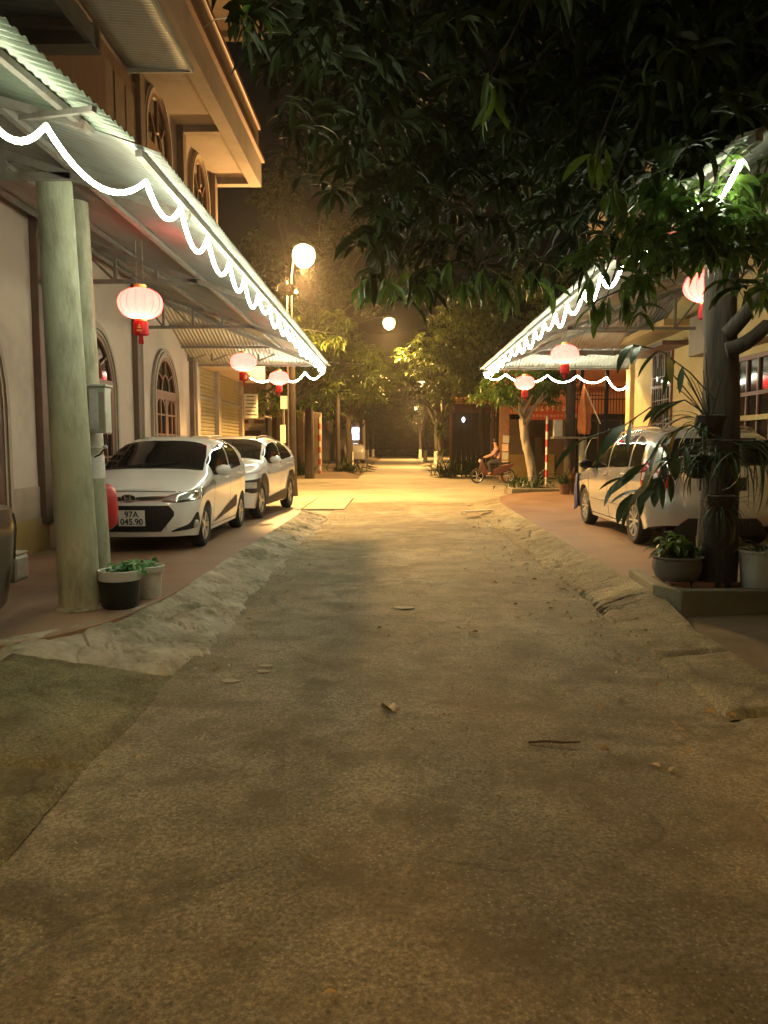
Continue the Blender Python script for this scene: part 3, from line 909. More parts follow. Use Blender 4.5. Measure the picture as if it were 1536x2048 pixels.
# ------------------------------------------------------------------ shuttered shop at the corner, left
sh = thing('shop', 'corner shop with two closed olive roller shutters and a thick concrete porch slab', 'shop', (-4.6, 20.5, 0))
MB().span((-5, -2.9, 0), (-.12, 3.1, 4.7)).build('wall', M['wall'], sh)
for a, b in ((-2.55, -.45), (-.05, 2.65)):
    s_ = MB().span((-.12, a, .1), (-.09, b, .16)).build('roller_shutter', M['shutter'], sh)
    q = MB()
    for k in range(36): q.prism([(-.10, .16+k*.095), (-.075, .18+k*.095), (-.075, .235+k*.095), (-.10, .25+k*.095)], a, b, 'y')
    q.build('slat', M['shutter'], s_)['kind'] = 'stuff'
    MB().span((-.10, a, 2.62), (-.05, b, 2.70)).build('lock_bar', M['sheet'], s_)
for y in (-2.68, -.25, 2.85): MB().span((-.12, y-.14, 0), (.02, y+.14, 3.55)).build('column', M['surround'], sh, bevel=.01)
MB().span((-.3, -2.6, 3.42), (.62, 3.3, 3.95)).build('porch_slab', M['wall'], sh, bevel=.015)
nb = tag(MB().box((0, 0, 0), (.03, .42, .74)).build('notice_board', M['paper'], bevel=.004), 'pale notice board with lines of small print hung at the shop corner', 'notice board')
nb.location = (-4.42, 23.75, 2.72); nb.rotation_euler.z = -PI/2+.25
q = MB()
for k in range(6):
    q.box((.017, random.uniform(-.02, .02), .29-k*.11), (.004, random.uniform(.22, .36), .03))
q.build('lettering', M['inkprint'], nb)

# ------------------------------------------------------------------ right yellow house
yh = thing('house', 'yellow rendered house with a barred window and a thin concrete ledge behind the silver car', 'house', (5.6, 12, .15))
MB().span((0, -11, -.1), (5, 6.55, 12)).build('wall', M['yellow'], yh)
def ywin(y, z0, wd, h, bars=True):
    f = MB().grid([[(-.05, *p), (.0, *p), (.0, *q_), (-.05, *q_), (-.05, *p)] for p, q_ in (((-wd/2-.07, 0), (-wd/2, .0)), ((-wd/2-.07, h+.07), (-wd/2, h)), ((wd/2+.07, h+.07), (wd/2, h)), ((wd/2+.07, 0), (wd/2, 0)))]).build('window', M['redwood'], yh)
    f.location = (0, y-12, z0-.15)
    MB().span((-.012, -wd/2, 0), (-.004, wd/2, h)).build('pane', M['pane'], f)
    q = MB()
    for k in range(1, 3): q.box((-.03, -wd/2+wd*k/3, h/2), (.03, .045, h))
    q.box((-.03, 0, h*.72), (.032, wd, .06))
    q.build('muntin', M['redwood'], f)
    if bars:
        q = MB()
        for k in range(1, 8): q.box((-.06, -wd/2+wd*k/8, h/2), (.012, .012, h))
        for k in range(1, 5): q.box((-.06, 0, h*k/5), (.013, wd, .014))
        q.build('window_grille', M['steel'], f)
    MB().span((-.12, -wd/2-.12, -.08), (0, wd/2+.12, -.002)).build('sill', M['yellow'], f)
    return f
ywin(16.35, 1.0, 1.05, 2.42)
ywin(12.2, .95, 1.15, 1.9, False)
MB().span((-.62, 2.6, 3.58), (0, 6.7, 3.70)).build('ledge', M['yellow'], yh, bevel=.008)
MB().span((-.5, 3.0, 3.28), (0, 5.4, 3.36)).build('ledge', M['brownpaint'], yh)
MB().span((-.10, 6.3, -.1), (.25, 6.62, 4.4)).build('pilaster', M['yellow'], yh, bevel=.01)
MB().span((-.08, -1.2, 1.75), (0, 3.0, 1.83)).build('moulding', M['yellow'], yh)
MB().span((-.35, -2.0, 2.9), (0, 1.0, 2.99)).build('ledge', M['surround'], yh)
MB().span((-.30, 1.2, 2.95), (-.02, 2.2, 3.65)).build('fan_box', M['surround'], yh, bevel=.02)
for y in (15.5, 10.5):
    f = MB().span((-.05, y-12.6, 6), (.0, y-11.4, 8)).build('window', M['redwood'], yh)
    MB().span((-.065, y-12.5, 6.1), (-.052, y-11.5, 7.9)).build('pane', M['pane'], f)
MB().span((-1.2, -10, 5.6), (0, 6.3, 5.85)).build('balcony_slab', M['pinkwall'], yh)
MB().span((-1.2, -10, 5.85), (-1.08, 6.3, 6.7)).build('parapet', M['pinkwall'], yh)
# ------------------------------------------------------------------ cars
def smooth_curve(pts, L, sig):
    x = np.linspace(-.6, L+.6, 900); P = np.array(pts, float)
    y = np.interp(x, P[:, 0], P[:, 1])
    k = np.arange(-120, 121)*(x[1]-x[0]); w = np.exp(-.5*(k/sig)**2); w /= w.sum()
    y = np.convolve(np.pad(y, 120, mode='edge'), w, 'valid')
    return lambda q: float(np.interp(q, x, y))

class Car:
    """body surface from a top line, a shoulder line, a sill line and a plan outline; x runs from nose to tail"""
    def __init__(s, L, W, top, belt, bot, xf, xr, R, nose, tail, cf=.16, cr=.12, tumble=.13, p=5.0, q=3.2, sig=.07, rlen=.9, gap=.05, flen=.8):
        s.L, s.hw, s.xf, s.xr, s.R, s.Ra = L, W/2, xf, xr, R, R+gap
        s.top, s.belt = smooth_curve(top, L, sig), smooth_curve(belt, L, .12)
        s.bot = smooth_curve(bot, L, .05)
        s.nose = lambda z: float(np.interp(z, *zip(*nose))); s.tail = lambda z: float(np.interp(z, *zip(*tail)))
        s.cf, s.cr, s.tumble, s.p, s.q, s.rlen, s.flen = cf, cr, tumble, p, q, rlen, flen
    def plan(s, x):
        def e(d, a=.5, sh=.12, n=2.6):
            u = 1-min(1, (d+sh)/a); return max(0, 1-max(0, u)**n)**(1/n)
        return s.hw*e(max(0, x))*e(max(0, s.L-x))
    def zt(s, x): return max(s.top(x), s.belt(x)+.03)
    def W(s, x, z):
        x = min(max(x, 0), s.L)
        hw, zb, zt, z0 = s.plan(x), s.belt(x), s.zt(x), s.bot(x)
        if z <= zb:
            u = max(0, (z-z0)/(zb-z0))
            return hw*(1 - .085*(1-u)**2.2 - .022*u**3 + .012*math.exp(-((u-.80)/.07)**2))
        t = min(1, (z-zb)/(zt-zb))
        return hw*.978*(1-s.tumble*t)*max(0, 1-t**s.p)**(1/s.q)
    def Z(s, x, y):
        zb, zt = s.belt(x), s.zt(x)
        lo, hi = zb, zt
        for _ in range(22):
            m_ = (lo+hi)/2
            if s.W(x, m_) > abs(y): lo = m_
            else: hi = m_
        return lo
    def warp(s, x, y, z):
        hw = s.hw; L = s.L; X = x
        f = max(0, 1-max(x, 0)/s.flen)**1.4; f = min(f, 1)
        X += f*(s.cf*(abs(y)/hw)**2.3 + s.nose(z))
        r = max(0, 1-max(L-x, 0)/s.rlen)**1.2; r = min(r, 1)
        X -= r*(s.cr*(abs(y)/hw)**2.3 + s.tail(z))
        return (y, L/2-X, z)
    def arch(s, x):
        for xc in (s.xf, s.xr):
            d = abs(x-xc)
            if d < s.Ra: return s.R + math.sqrt(s.Ra**2-d*d)
        return 0
    def body(s, m, parent):
        L = s.L
        xs = list(np.linspace(0, .5, 16)) + list(np.linspace(.5, L-.5, 84))[1:-1] + list(np.linspace(L-.5, L, 16))
        for xc in (s.xf, s.xr): xs += [xc-s.Ra+.001, xc-s.Ra*.97, xc+s.Ra*.97, xc+s.Ra-.001]
        xs = sorted(xs)
        mb = MB(); half = []
        for x in xs:
            zb, zt, z0 = s.belt(x), s.zt(x), s.bot(x)
            zl = max(z0, s.arch(x))
            pr = [(s.W(x, zl)*.84, zl)]
            for j in range(12): 
                z = zl+(zb-zl)*j/11; pr.append((s.W(x, z), z))
            for j in range(1, 15):
                a = PI/2*j/14; t = math.sin(a)**(2/s.p); z = zb+(zt-zb)*t
                pr.append((s.plan(x)*.978*(1-s.tumble*t)*math.cos(a)**(2/s.q) if j < 14 else 0, z))
            half.append((x, pr))
        P = [[s.warp(x, y, z) for y, z in pr] + [s.warp(x, -y, z) for y, z in reversed(pr[:-1])] for x, pr in half]
        mb.grid(P)
        for x, pr in (half[0], half[-1]):
            mb.grid([[s.warp(x, y*v, z) for v in np.linspace(-1, 1, 17)] for y, z in pr[1:]])
        return mb.build('body', m, parent, smooth=38)
    def side(s, name, m, parent, xs, zlo, zhi, sd, eps=.004, nz_=6):
        P = []
        for x in xs:
            a, b = zlo(x) if callable(zlo) else zlo, zhi(x) if callable(zhi) else zhi
            if b-a < .002: b = a+.002
            P.append([s.warp(x, sd*(s.W(x, a+(b-a)*k/nz_)+eps), a+(b-a)*k/nz_) for k in range(nz_+1)])
        return MB().grid(P).build(name, m, parent, smooth=50) if name else P
    def topp(s, name, m, parent, xs, yl, eps=.006, n=14, y0=None):
        P = []
        for x in xs:
            w = yl(x) if callable(yl) else yl
            row = []
            for k in range(n+1):
                y = -w+2*w*k/n if y0 is None else y0+(w-y0)*k/n
                row.append(s.warp(x, y, s.Z(x, y)+eps))
            P.append(row)
        return MB().grid(P).build(name, m, parent, smooth=50)
    def end(s, name, m, parent, ss, zlo, zhi, rear=False, eps=.006, nz_=6):
        P = []
        x0 = s.L if rear else 0
        for t in ss:
            a, b = (zlo(t) if callable(zlo) else zlo), (zhi(t) if callable(zhi) else zhi)
            if b-a < .002: b = a+.002
            row = []
            for k in range(nz_+1):
                z = a+(b-a)*k/nz_; wc = s.W(x0, z); sg = 1 if t >= 0 else -1
                if abs(t) <= wc: x, y = -eps, abs(t)
                else: x, y = abs(t)-wc, None
                xx = s.L-x if rear else x
                if y is None: y = s.W(xx, z)+eps
                row.append(s.warp(xx, sg*y, z) if x >= 0 else (lambda q: (q[0], q[1]-x*(-1 if rear else 1), q[2]))(s.warp(x0, sg*y, z)))
            P.append(row)
        return MB().grid(P).build(name, m, parent, smooth=50)
    def pos(s, x, y, z): return Vector(s.warp(x, y, z))

def interp(*pts):
    X, Y = zip(*pts); return lambda q: float(np.interp(q, X, Y))

def wheel(car, x, sd, parent, spokes=10, w=.19, twin=False):
    r = car.R; base = car.pos(x, 0, 0)
    wl = bpy.data.objects.new('wheel', None); C.objects.link(wl); wl.parent = parent
    wl.location = (sd*(car.hw-.035-w/2), base.y, r)
    if sd < 0: wl.rotation_euler.z = PI
    rim = r*.66
    MB().lathe([(rim, -w/2+.01), (r*.90, -w/2), (r*.985, -w/2+.025), (r, -w/4), (r, w/4), (r*.985, w/2-.025), (r*.90, w/2), (rim+.008, w/2-.006), (rim-.004, w/2-.03)], n=40, axis='x').build('tyre', M['rubber'], wl, smooth=40)
    q = MB().lathe([(rim, w/2-.012), (rim*.95, w/2-.016), (rim*.93, w/2-.06), (rim*.93, -.02)], n=40, axis='x')
    q.lathe([(.001, w/2-.022), (.055, w/2-.022), (.062, w/2-.035), (.062, w/2-.07)], n=20, axis='x')
    for k in range(spokes):
        t = 2*PI*k/spokes
        for dt in ((-.11, .11) if twin else (0,)):
            a, b = t+dt*.35, t+dt
            q.bar((w/2-.035, .05*math.cos(a), .05*math.sin(a)), (w/2-.026, rim*.95*math.cos(b), rim*.95*math.sin(b)), .026 if twin else .034, .03)
    q.build('rim', M['alloy'], wl, smooth=35)
    MB().lathe([(.001, -.0), (rim*.93, -.0)], n=28, axis='x').build('brake_disc', M['trim'], wl)
    return wl

def car_common(car, root, paint, glass_sides, door_x, handle_x, mirror, spokes=10, twin=False, wsx=None, hoodx=None):
    car.body(paint, root)
    L, hw = car.L, car.hw
    q = MB()
    q.span((-hw+.27, -L/2+.28, .20), (hw-.27, L/2-.28, .58))
    for xc in (car.xf, car.xr):
        yc = car.pos(xc, 0, 0).y
        for sd in (-1, 1):
            P = []
            for k in range(15):
                a = PI*k/14 if k else -.2
                P.append([(sd*(hw-.30), yc+(car.Ra+.004)*math.cos(a), car.R+(car.Ra+.004)*math.sin(a)), (sd*(hw-.10), yc+(car.Ra+.004)*math.cos(a), car.R+(car.Ra+.004)*math.sin(a))])
            q.grid(P)
    q.build('underbody', M['trim'], root)
    for xc in (car.xf, car.xr):
        for sd in (-1, 1): wheel(car, xc, sd, root, spokes, twin=twin)
    for sd in (-1, 1):
        for (x0, x1, zlo, zhi) in glass_sides:
            car.side('side_window', M['carglass'], root, np.linspace(x0, x1, 22), zlo, zhi, sd, .005, 8)
        for x0, z0, z1 in door_x:
            car.side('door_gap', M['gap'], root, [x0-.006, x0+.006], z0, (lambda x: car.belt(x)+.02) if z1 is None else z1, sd, .0025, 12)
        a, b = door_x[0][0], door_x[-1][0]
        for x in handle_x:
            z = car.belt(x)-.075; p = car.pos(x, sd*(car.W(x, z)+.012), z)
            MB().box((0, 0, 0), (.028, .19, .03)).build('door_handle', paint, root, bevel=.01).location = p
        if mirror:
            x, z, mm = mirror; yw = car.W(x, z)
            p = car.pos(x, sd*(yw+.125), z+.05)
            o = MB().ball((0, 0, 0), (.115, .075, .078)).build('mirror', mm, root, smooth=60); o.location = p
            MB().box((0, .068 if False else -.07, -.003), (.16, .012, .10)).build('mirror_glass', M['carglass'], o)
            MB().bar((-sd*.16, 0, -.06), (-sd*.05, 0, -.045), .05, .03).build('mirror_arm', M['trim'], o)

WHITE_NOSE = [(.1, .10), (.28, .02), (.48, 0), (.64, .015), (.74, .06), (.84, .13), (.95, .22)]
TAILP = [(.15, .08), (.4, 0), (.85, .02), (1.0, .06), (1.2, .2), (1.5, .42)]

# white hatchback, nose towards the viewer
hc = Car(3.77, 1.66, [(-.5, .80), (0, .80), (.12, .85), (.35, .91), (.75, .985), (.98, 1.035), (1.3, 1.245), (1.65, 1.425), (1.95, 1.49), (2.4, 1.515), (3.0, 1.49), (3.5, 1.43), (3.77, 1.39), (4.5, 1.3)],
         [(0, .71), (.3, .78), (.98, .905), (1.6, .94), (2.6, .98), (3.4, 1.03), (3.77, 1.03)],
         [(-.3, .21), (0, .21), (.3, .185), (3.3, .185), (3.77, .28)], .755, 3.18, .285, WHITE_NOSE, TAILP)
hb = thing('hatchback', 'white small hatchback with plate 97A 045.90 parked facing down the road', 'car', (-3.345, 11.455, .153), PI)
def glass_z(car, x, k=.80, d=.02): return car.belt(x)+k*(car.zt(x)-car.belt(x))-d
zl = lambda x: hc.belt(x)+.03
rear_cut = interp((2.2, 2.0), (2.75, 1.40), (3.22, 1.06), (4, 1.0))
car_common(hc, hb, M['white_car'],
           [(1.20, 2.16, zl, lambda x: min(glass_z(hc, x), 2)), (2.24, 3.10, zl, lambda x: min(glass_z(hc, x), rear_cut(x)))],
           [(1.17, .24, None), (2.20, .24, None), (2.95, .62, None)], [2.02, 2.86], (1.28, .96, M['white_car']), spokes=5, twin=True)
hc.topp('windshield', M['carglass'], hb, np.linspace(1.00, 1.66, 18), interp((1.0, .70), (1.35, .665), (1.66, .60)))
hc.topp('cowl', M['trim'], hb, [.955, .98, 1.0], interp((.95, .62), (1.0, .70)), .004)
# bonnet gaps, grille, lamps
hc.end('bonnet_gap', M['gap'], hb, np.linspace(-.60, .60, 25), lambda s_: .775-.02*abs(s_), lambda s_: .785-.02*abs(s_), eps=.004)
hc.end('upper_grille', M['trim'], hb, np.linspace(-.47, .47, 25), lambda s_: .66+.035*abs(s_), lambda s_: .705+.03*abs(s_), eps=.006)
for a in (.664, .700):
    hc.end('chrome_strip', M['chrome'], hb, np.linspace(-.47, .47, 25), lambda s_: a+.033*abs(s_)-.006, lambda s_: a+.033*abs(s_)+.006, eps=.013, nz_=2)
gl = hc.end('lower_grille', M['trim'], hb, np.linspace(-.56, .56, 35), interp((-.56, .47), (-.40, .27), (.40, .27), (.56, .47)), interp((-.56, .52), (-.50, .60), (.50, .60), (.56, .52)), eps=.006)
q = MB()
for j in range(9):
    z = .30+.034*j; hwid = float(np.interp(z, (.27, .47, .52, .6), (.38, .54, .54, .48)))
    pts = []
    for k in range(9):
        y = -hwid+2*hwid*k/8; p = hc.pos(0, y, z); pts.append((p.x, p.y+.012, p.z))
    q.tube(pts, .0055, 4)
for k in range(17):
    y = -.46+.92*k/16
    q.tube([(lambda p: (p.x, p.y+.010, p.z))(hc.pos(0, y+.02*math.sin(i*PI), .29+.3*i/4)) for i in range(5)], .004, 4)
q.build('grille_mesh', M['gap'], gl)
hc.end('bumper_lip', M['white_car'], hb, np.linspace(-.74, .74, 31), .205, .262, eps=.022)
def mirror_fn(f): return lambda s_: f(abs(s_))
for sd in (-1, 1):
    ss = np.linspace(.42, 1.22, 26)*sd
    lo, hi = interp((.42, .665), (.62, .652), (.95, .70), (1.22, .80)), interp((.42, .690), (.70, .775), (.98, .855), (1.12, .875), (1.22, .835))
    h = hc.end('headlight', M['lens'], hb, ss, mirror_fn(lo), mirror_fn(hi), eps=.010)
    hc.end('chrome_strip', M['chrome'], h, ss, lambda s_: lo(abs(s_))-.006, lambda s_: lo(abs(s_))+.010, eps=.015, nz_=1)
    hc.end('housing', M['trim'], h, ss, lambda s_: lo(abs(s_))-.018, lambda s_: lo(abs(s_))-.004, eps=.009, nz_=1)
    hc.end('housing', M['trim'], h, ss, lambda s_: hi(abs(s_))+.0, lambda s_: hi(abs(s_))+.012, eps=.009, nz_=1)
    for (sx, zz, rr) in ((.78, .735, .045), (.93, .785, .03)):
        wc = hc.W(0, zz); xx = max(0, sx-wc)
        p = hc.pos(xx, sd*(hc.W(xx, zz)), zz); 
        o = MB().ball((0, 0, 0), (rr, rr*.35, rr)).build('reflector', M['chrome'], h, smooth=60); o.location = p+Vector((sd*.006, .012, 0)); o.rotation_euler.z = -sd*.7
    fs = np.linspace(.52, .93, 16)*sd
    fl, fh = interp((.52, .262), (.93, .315)), interp((.52, .275), (.70, .36), (.80, .50), (.86, .50), (.93, .36))
    f = hc.end('fog_lamp_recess', M['trim'], hb, fs, mirror_fn(fl), mirror_fn(fh), eps=.007)
    wc = hc.W(0, .35); p = hc.pos(max(0, .80-wc), sd*hc.W(max(0, .80-wc), .35), .35)
    o = MB().lathe([(.001, .02), (.04, .018), (.052, .012), (.055, .0)], n=18, axis='y').build('fog_lamp', M['alloy'], f, smooth=40); o.location = p; o.rotation_euler.z = -sd*.6
    # dark door garnish rising to the rear wheel
    hc.side('side_garnish', M['trim'], hb, np.linspace(1.25, 2.72, 20), interp((1.25, .275), (2.72, .40)), interp((1.25, .285), (1.9, .44), (2.66, .585), (2.72, .56)), sd, .006, 3)
    hc.side('sill_gap', M['gap'], hb, np.linspace(1.1, 2.84, 14), .235, .245, sd, .003, 1)
# oval badge with a slanted letter
bd = MB().tube([(.088*math.cos(t), 0, .045*math.sin(t)) for t in np.linspace(0, 2*PI, 25)], .008, 6).build('badge', M['chrome'], hb, smooth=60)
bd.location = hc.pos(0, 0, .692)+Vector((0, .022, 0))
MB().lathe([(.001, .0), (.08, .0)], n=24, axis='y').build('badge_face', M['trim'], bd).scale = (1, 1, .52)
MB().bar((-.042, .006, -.028), (-.022, .006, .028), .016).bar((.022, .006, -.028), (.042, .006, .028), .016).bar((-.03, .006, -.006), (.03, .006, .006), .012).build('emblem', M['chrome'], bd)
pt_ = MB().box((0, 0, 0), (.335, .010, .20)).build('number_plate', M['plate'], hb, bevel=.004)
pt_.location = hc.pos(0, 0, .445)+Vector((-.05, .026, 0)); pt_.rotation_euler = (-.06, 0, .0)
for txt, z, sz in (('97A', .0145, .105), ('045.90', -.079, .105)):
    text_mesh(txt, sz, M['plateink'], pt_, (0, .0062, z), (PI/2, 0, PI), .0022)
for sd in (-1, 1):   # wipers
    MB().tube([hc.pos(.99, sd*.10+.25, hc.Z(.99, .3)+.02), hc.pos(1.10, sd*.10-.25, hc.Z(1.10, .3)+.025)], .008, 5).build('wiper', M['trim'], hb)

# white crossover parked behind it
kc = Car(4.165, 1.80, [(-.5, .90), (0, .90), (.2, .97), (.5, 1.02), (1.05, 1.09), (1.4, 1.30), (1.8, 1.49), (2.1, 1.545), (2.6, 1.56), (3.3, 1.515), (3.9, 1.42), (4.165, 1.36), (4.8, 1.3)],
         [(0, .80), (.5, .90), (1.1, .985), (2.0, 1.01), (3.2, 1.07), (4.165, 1.13)],
         [(-.3, .25), (0, .25), (.3, .22), (3.8, .22), (4.165, .32)], .84, 3.44, .335, [(.1, .10), (.3, .02), (.55, 0), (.75, .03), (.9, .09), (1.0, .16)], TAILP, gap=.06)
kx = thing('crossover', 'white crossover with dark wheel arch cladding parked behind the white hatchback', 'car', (-3.25, 15.6, .153), PI-.07)
zk = lambda x: kc.belt(x)+.035
kcut = interp((2.4, 2.0), (2.9, 1.44), (3.55, 1.13), (4, 1.1))
car_common(kc, kx, M['white_car'], [(1.30, 2.34, zk, lambda x: glass_z(kc, x)), (2.42, 3.5, zk, lambda x: min(glass_z(kc, x), kcut(x)))],
           [(1.25, .36, None), (2.38, .36, None), (3.2, .74, None)], [2.2, 3.1], (1.42, 1.03, M['white_car']), spokes=5, twin=True)
kc.topp('windshield', M['carglass'], kx, np.linspace(1.10, 1.80, 16), interp((1.1, .76), (1.8, .64)))
for sd in (-1, 1):
    for xc in (kc.xf, kc.xr):
        P = []
        for k in range(21):
            a = -.25+(PI+.5)*k/20; row = []
            for r_ in (kc.Ra-.01, kc.Ra+.06, kc.Ra+.115):
                x, z = xc-r_*math.cos(a), max(.24, kc.R+r_*math.sin(a)); row.append(kc.warp(x, sd*(kc.W(x, z)+.014), z))
            P.append(row)
        MB().grid(P).build('arch_cladding', M['trim'], kx, smooth=50)
    kc.side('sill_cladding', M['trim'], kx, np.linspace(1.2, 3.05, 16), .235, interp((1.2, .36), (3.05, .46)), sd, .014, 3)
    kc.end('lamp_housing', M['trim'], kx, np.linspace(.52, 1.16, 18)*sd, mirror_fn(interp((.52, .60), (.8, .50), (1.16, .52))), mirror_fn(interp((.52, .72), (1.16, .78))), eps=.012)
    kc.end('headlight', M['lens'], kx, np.linspace(.66, .92, 10)*sd, .59, .70, eps=.02)
    kc.end('running_light', M['clearlens'], kx, np.linspace(.45, 1.15, 14)*sd, mirror_fn(interp((.45, .82), (1.15, .88))), mirror_fn(interp((.45, .86), (1.15, .92))), eps=.010)
    MB().tube([kc.pos(x, sd*(kc.W(x, glass_z(kc, x, .93, 0))-.03), kc.zt(x)-.005) for x in np.linspace(1.9, 3.7, 10)], .018, 6).build('roof_rail', M['trim'], kx)
kc.end('grille', M['trim'], kx, np.linspace(-.5, .5, 17), interp((-.5, .6), (-.3, .42), (.3, .42), (.5, .6)), .78, eps=.008)

# silver people carrier seen from behind, right
sc_ = Car(4.545, 1.82, [(-.5, .77), (0, .77), (.2, .86), (.6, .96), (1.0, 1.04), (1.2, 1.12), (1.7, 1.42), (2.1, 1.57), (2.6, 1.63), (3.4, 1.635), (4.1, 1.59), (4.545, 1.53), (5.2, 1.45)],
          [(0, .70), (.5, .82), (1.1, .94), (2.2, .985), (3.5, 1.03), (4.545, 1.06)],
          [(-.3, .22), (0, .22), (.3, .20), (3.9, .20), (4.2, .26), (4.545, .33)], .93, 3.65, .322,
          [(.1, .10), (.3, .02), (.5, 0), (.7, .03), (.85, .10)], [(.2, .10), (.38, .02), (.50, 0), (.64, .01), (.70, .045), (.95, .06), (1.08, .09), (1.3, .20), (1.6, .40)], cr=.20, rlen=.75)
mv = thing('people_carrier', 'champagne silver people carrier seen from behind, parked by the mango trunk', 'car', (4.165, 12.04, .153), 0)
zm = lambda x: sc_.belt(x)+.03
car_common(sc_, mv, M['silver_car'], [(1.32, 2.36, zm, lambda x: glass_z(sc_, x)), (2.44, 3.42, zm, lambda x: glass_z(sc_, x)), (3.50, 4.05, zm, lambda x: min(glass_z(sc_, x), interp((3.5, 1.5), (4.05, 1.38))(x)))],
           [(1.26, .25, None), (2.40, .25, None), (3.40, .60, None)], [2.24, 3.24], (1.46, 1.0, M['trim']), spokes=10)
sc_.topp('windshield', M['carglass'], mv, np.linspace(1.14, 1.75, 14), interp((1.1, .78), (1.75, .66)))
sc_.end('rear_window', M['carglass'], mv, np.linspace(-.62, .62, 21), 1.10, interp((-.62, 1.36), (-.5, 1.45), (.5, 1.45), (.62, 1.36)), rear=True, eps=.008)
for sd in (-1, 1):
    lo, hi = interp((.66, .82), (.76, .745), (.98, .76), (1.06, .84)), interp((.66, 1.0), (.80, 1.12), (.98, 1.18), (1.06, 1.10))
    tl = sc_.end('tail_light', M['redlens'], mv, np.linspace(.66, 1.06, 24)*sd, mirror_fn(lo), mirror_fn(hi), rear=True, eps=.012)
    sc_.end('reversing_lens', M['clearlens'], tl, np.linspace(.69, .98, 12)*sd, .90, 1.0, rear=True, eps=.017)
    MB().tube([sc_.pos(x, sd*.60, sc_.Z(x, .60)+.045-(.04 if x in (1.95, 4.1) else 0)) for x in (1.95, 2.1, 2.6, 3.1, 3.6, 3.95, 4.1)], .016, 6).build('roof_rail', M['chrome'], mv, smooth=60)
    sc_.side('sill_gap', M['gap'], mv, np.linspace(1.2, 3.2, 12), .25, .262, sd, .003, 1)
    sc_.side('rub_strip', M['silver_car'], mv, np.linspace(1.3, 3.25, 12), .44, .485, sd, .012, 2)
    sc_.end('bumper_gap', M['gap'], mv, np.linspace(.0, 1.3, 20)*sd, .690, .702, rear=True, eps=.004, nz_=1)
sc_.end('tailgate_gap', M['gap'], mv, [-.66, -.65], .71, 1.06, rear=True, eps=.004)
sc_.end('tailgate_gap', M['gap'], mv, [.65, .66], .71, 1.06, rear=True, eps=.004)
sc_.end('rear_diffuser', M['trim'], mv, np.linspace(-.62, .62, 21), .20, interp((-.62, .24), (-.45, .43), (.45, .43), (.62, .24)), rear=True, eps=.010)
sc_.end('plate_recess', M['trim'], mv, np.linspace(-.30, .30, 7), .78, .95, rear=True, eps=.006)
pl_ = MB().box((0, 0, 0), (.34, .012, .14)).build('number_plate', M['plate'], mv, bevel=.003)
pl_.location = sc_.pos(4.545, 0, .86)+Vector((0, -.03, 0))
sc_.end('headlight', M['lens'], mv, np.linspace(.5, 1.0, 10), .66, .80, eps=.01)
sc_.end('headlight', M['lens'], mv, -np.linspace(.5, 1.0, 10), .66, .80, eps=.01)
# blue cloth hung over its nose
P = []
for i in range(13):
    row = []
    for j in range(9):
        u, v = i/12, j/8
        x = .06+.5*v; z = .86-.62*u + .03*math.sin(v*9)*u; 
        row.append(sc_.warp(x-.03*u, -(sc_.W(x, max(.3, min(z, .72)))+.02+.035*u+.025*math.sin(v*11+u*2)*u), z))
    P.append(row)
cl_ = MB().grid(P).build('cloth', M['bluecloth'], smooth=70)
cl_.location = (4.165, 12.04, .153)
cl_.modifiers.new('thickness', 'SOLIDIFY').thickness = .006
tag(cl_, 'blue cloth draped over the front corner of the silver people carrier', 'cloth')

# dark pickup just entering the frame at the left
pc = Car(5.15, 1.80, [(-.5, .98), (0, .98), (.3, 1.05), (1.2, 1.14), (1.9, 1.68), (2.5, 1.76), (3.2, 1.72), (3.5, 1.62), (3.62, 1.09), (5.15, 1.06), (6, 1.06)],
         [(0, .86), (1.2, .98), (3.5, 1.02), (5.15, 1.02)], [(-.3, .32), (0, .32), (.3, .30), (4.6, .32), (5.15, .42)], .9, 3.95, .37,
         [(.1, .1), (.5, 0), (.8, .03), (1.0, .1)], [(.2, .06), (.5, .02), (.8, 0), (1.1, .02)], cr=.05, cf=.12, rlen=.4, p=4)
pk = thing('pickup_truck', 'dark maroon pickup truck of which only the rear corner and bumper show beside the wall', 'pickup truck', (-3.46, 2.83, .06), PI)
car_common(pc, pk, M['dark_car'], [(1.6, 2.45, lambda x: pc.belt(x)+.04, lambda x: glass_z(pc, x)), (2.53, 3.35, lambda x: pc.belt(x)+.04, lambda x: glass_z(pc, x))],
           [(1.4, .4, None), (2.49, .4, None), (3.5, .4, None)], [2.3, 3.2], (1.6, 1.05, M['dark_car']), spokes=6)
pc.topp('windshield', M['carglass'], pk, np.linspace(1.25, 1.92, 12), interp((1.25, .74), (1.92, .64)))
bp = MB().span((-.76, -5.15/2-.20, .46), (.76, -5.15/2+.02, .66)).build('rear_bumper', M['steel'], pk, bevel=.03)
MB().span((-.75, -5.15/2-.195, .661), (.75, -5.15/2-.02, .675)).build('bumper_step', M['alloy'], bp)
for sd in (-1, 1): pc.end('tail_light', M['redlens'], pk, np.linspace(.68, .86, 6)*sd, .66, .98, rear=True, eps=.012)
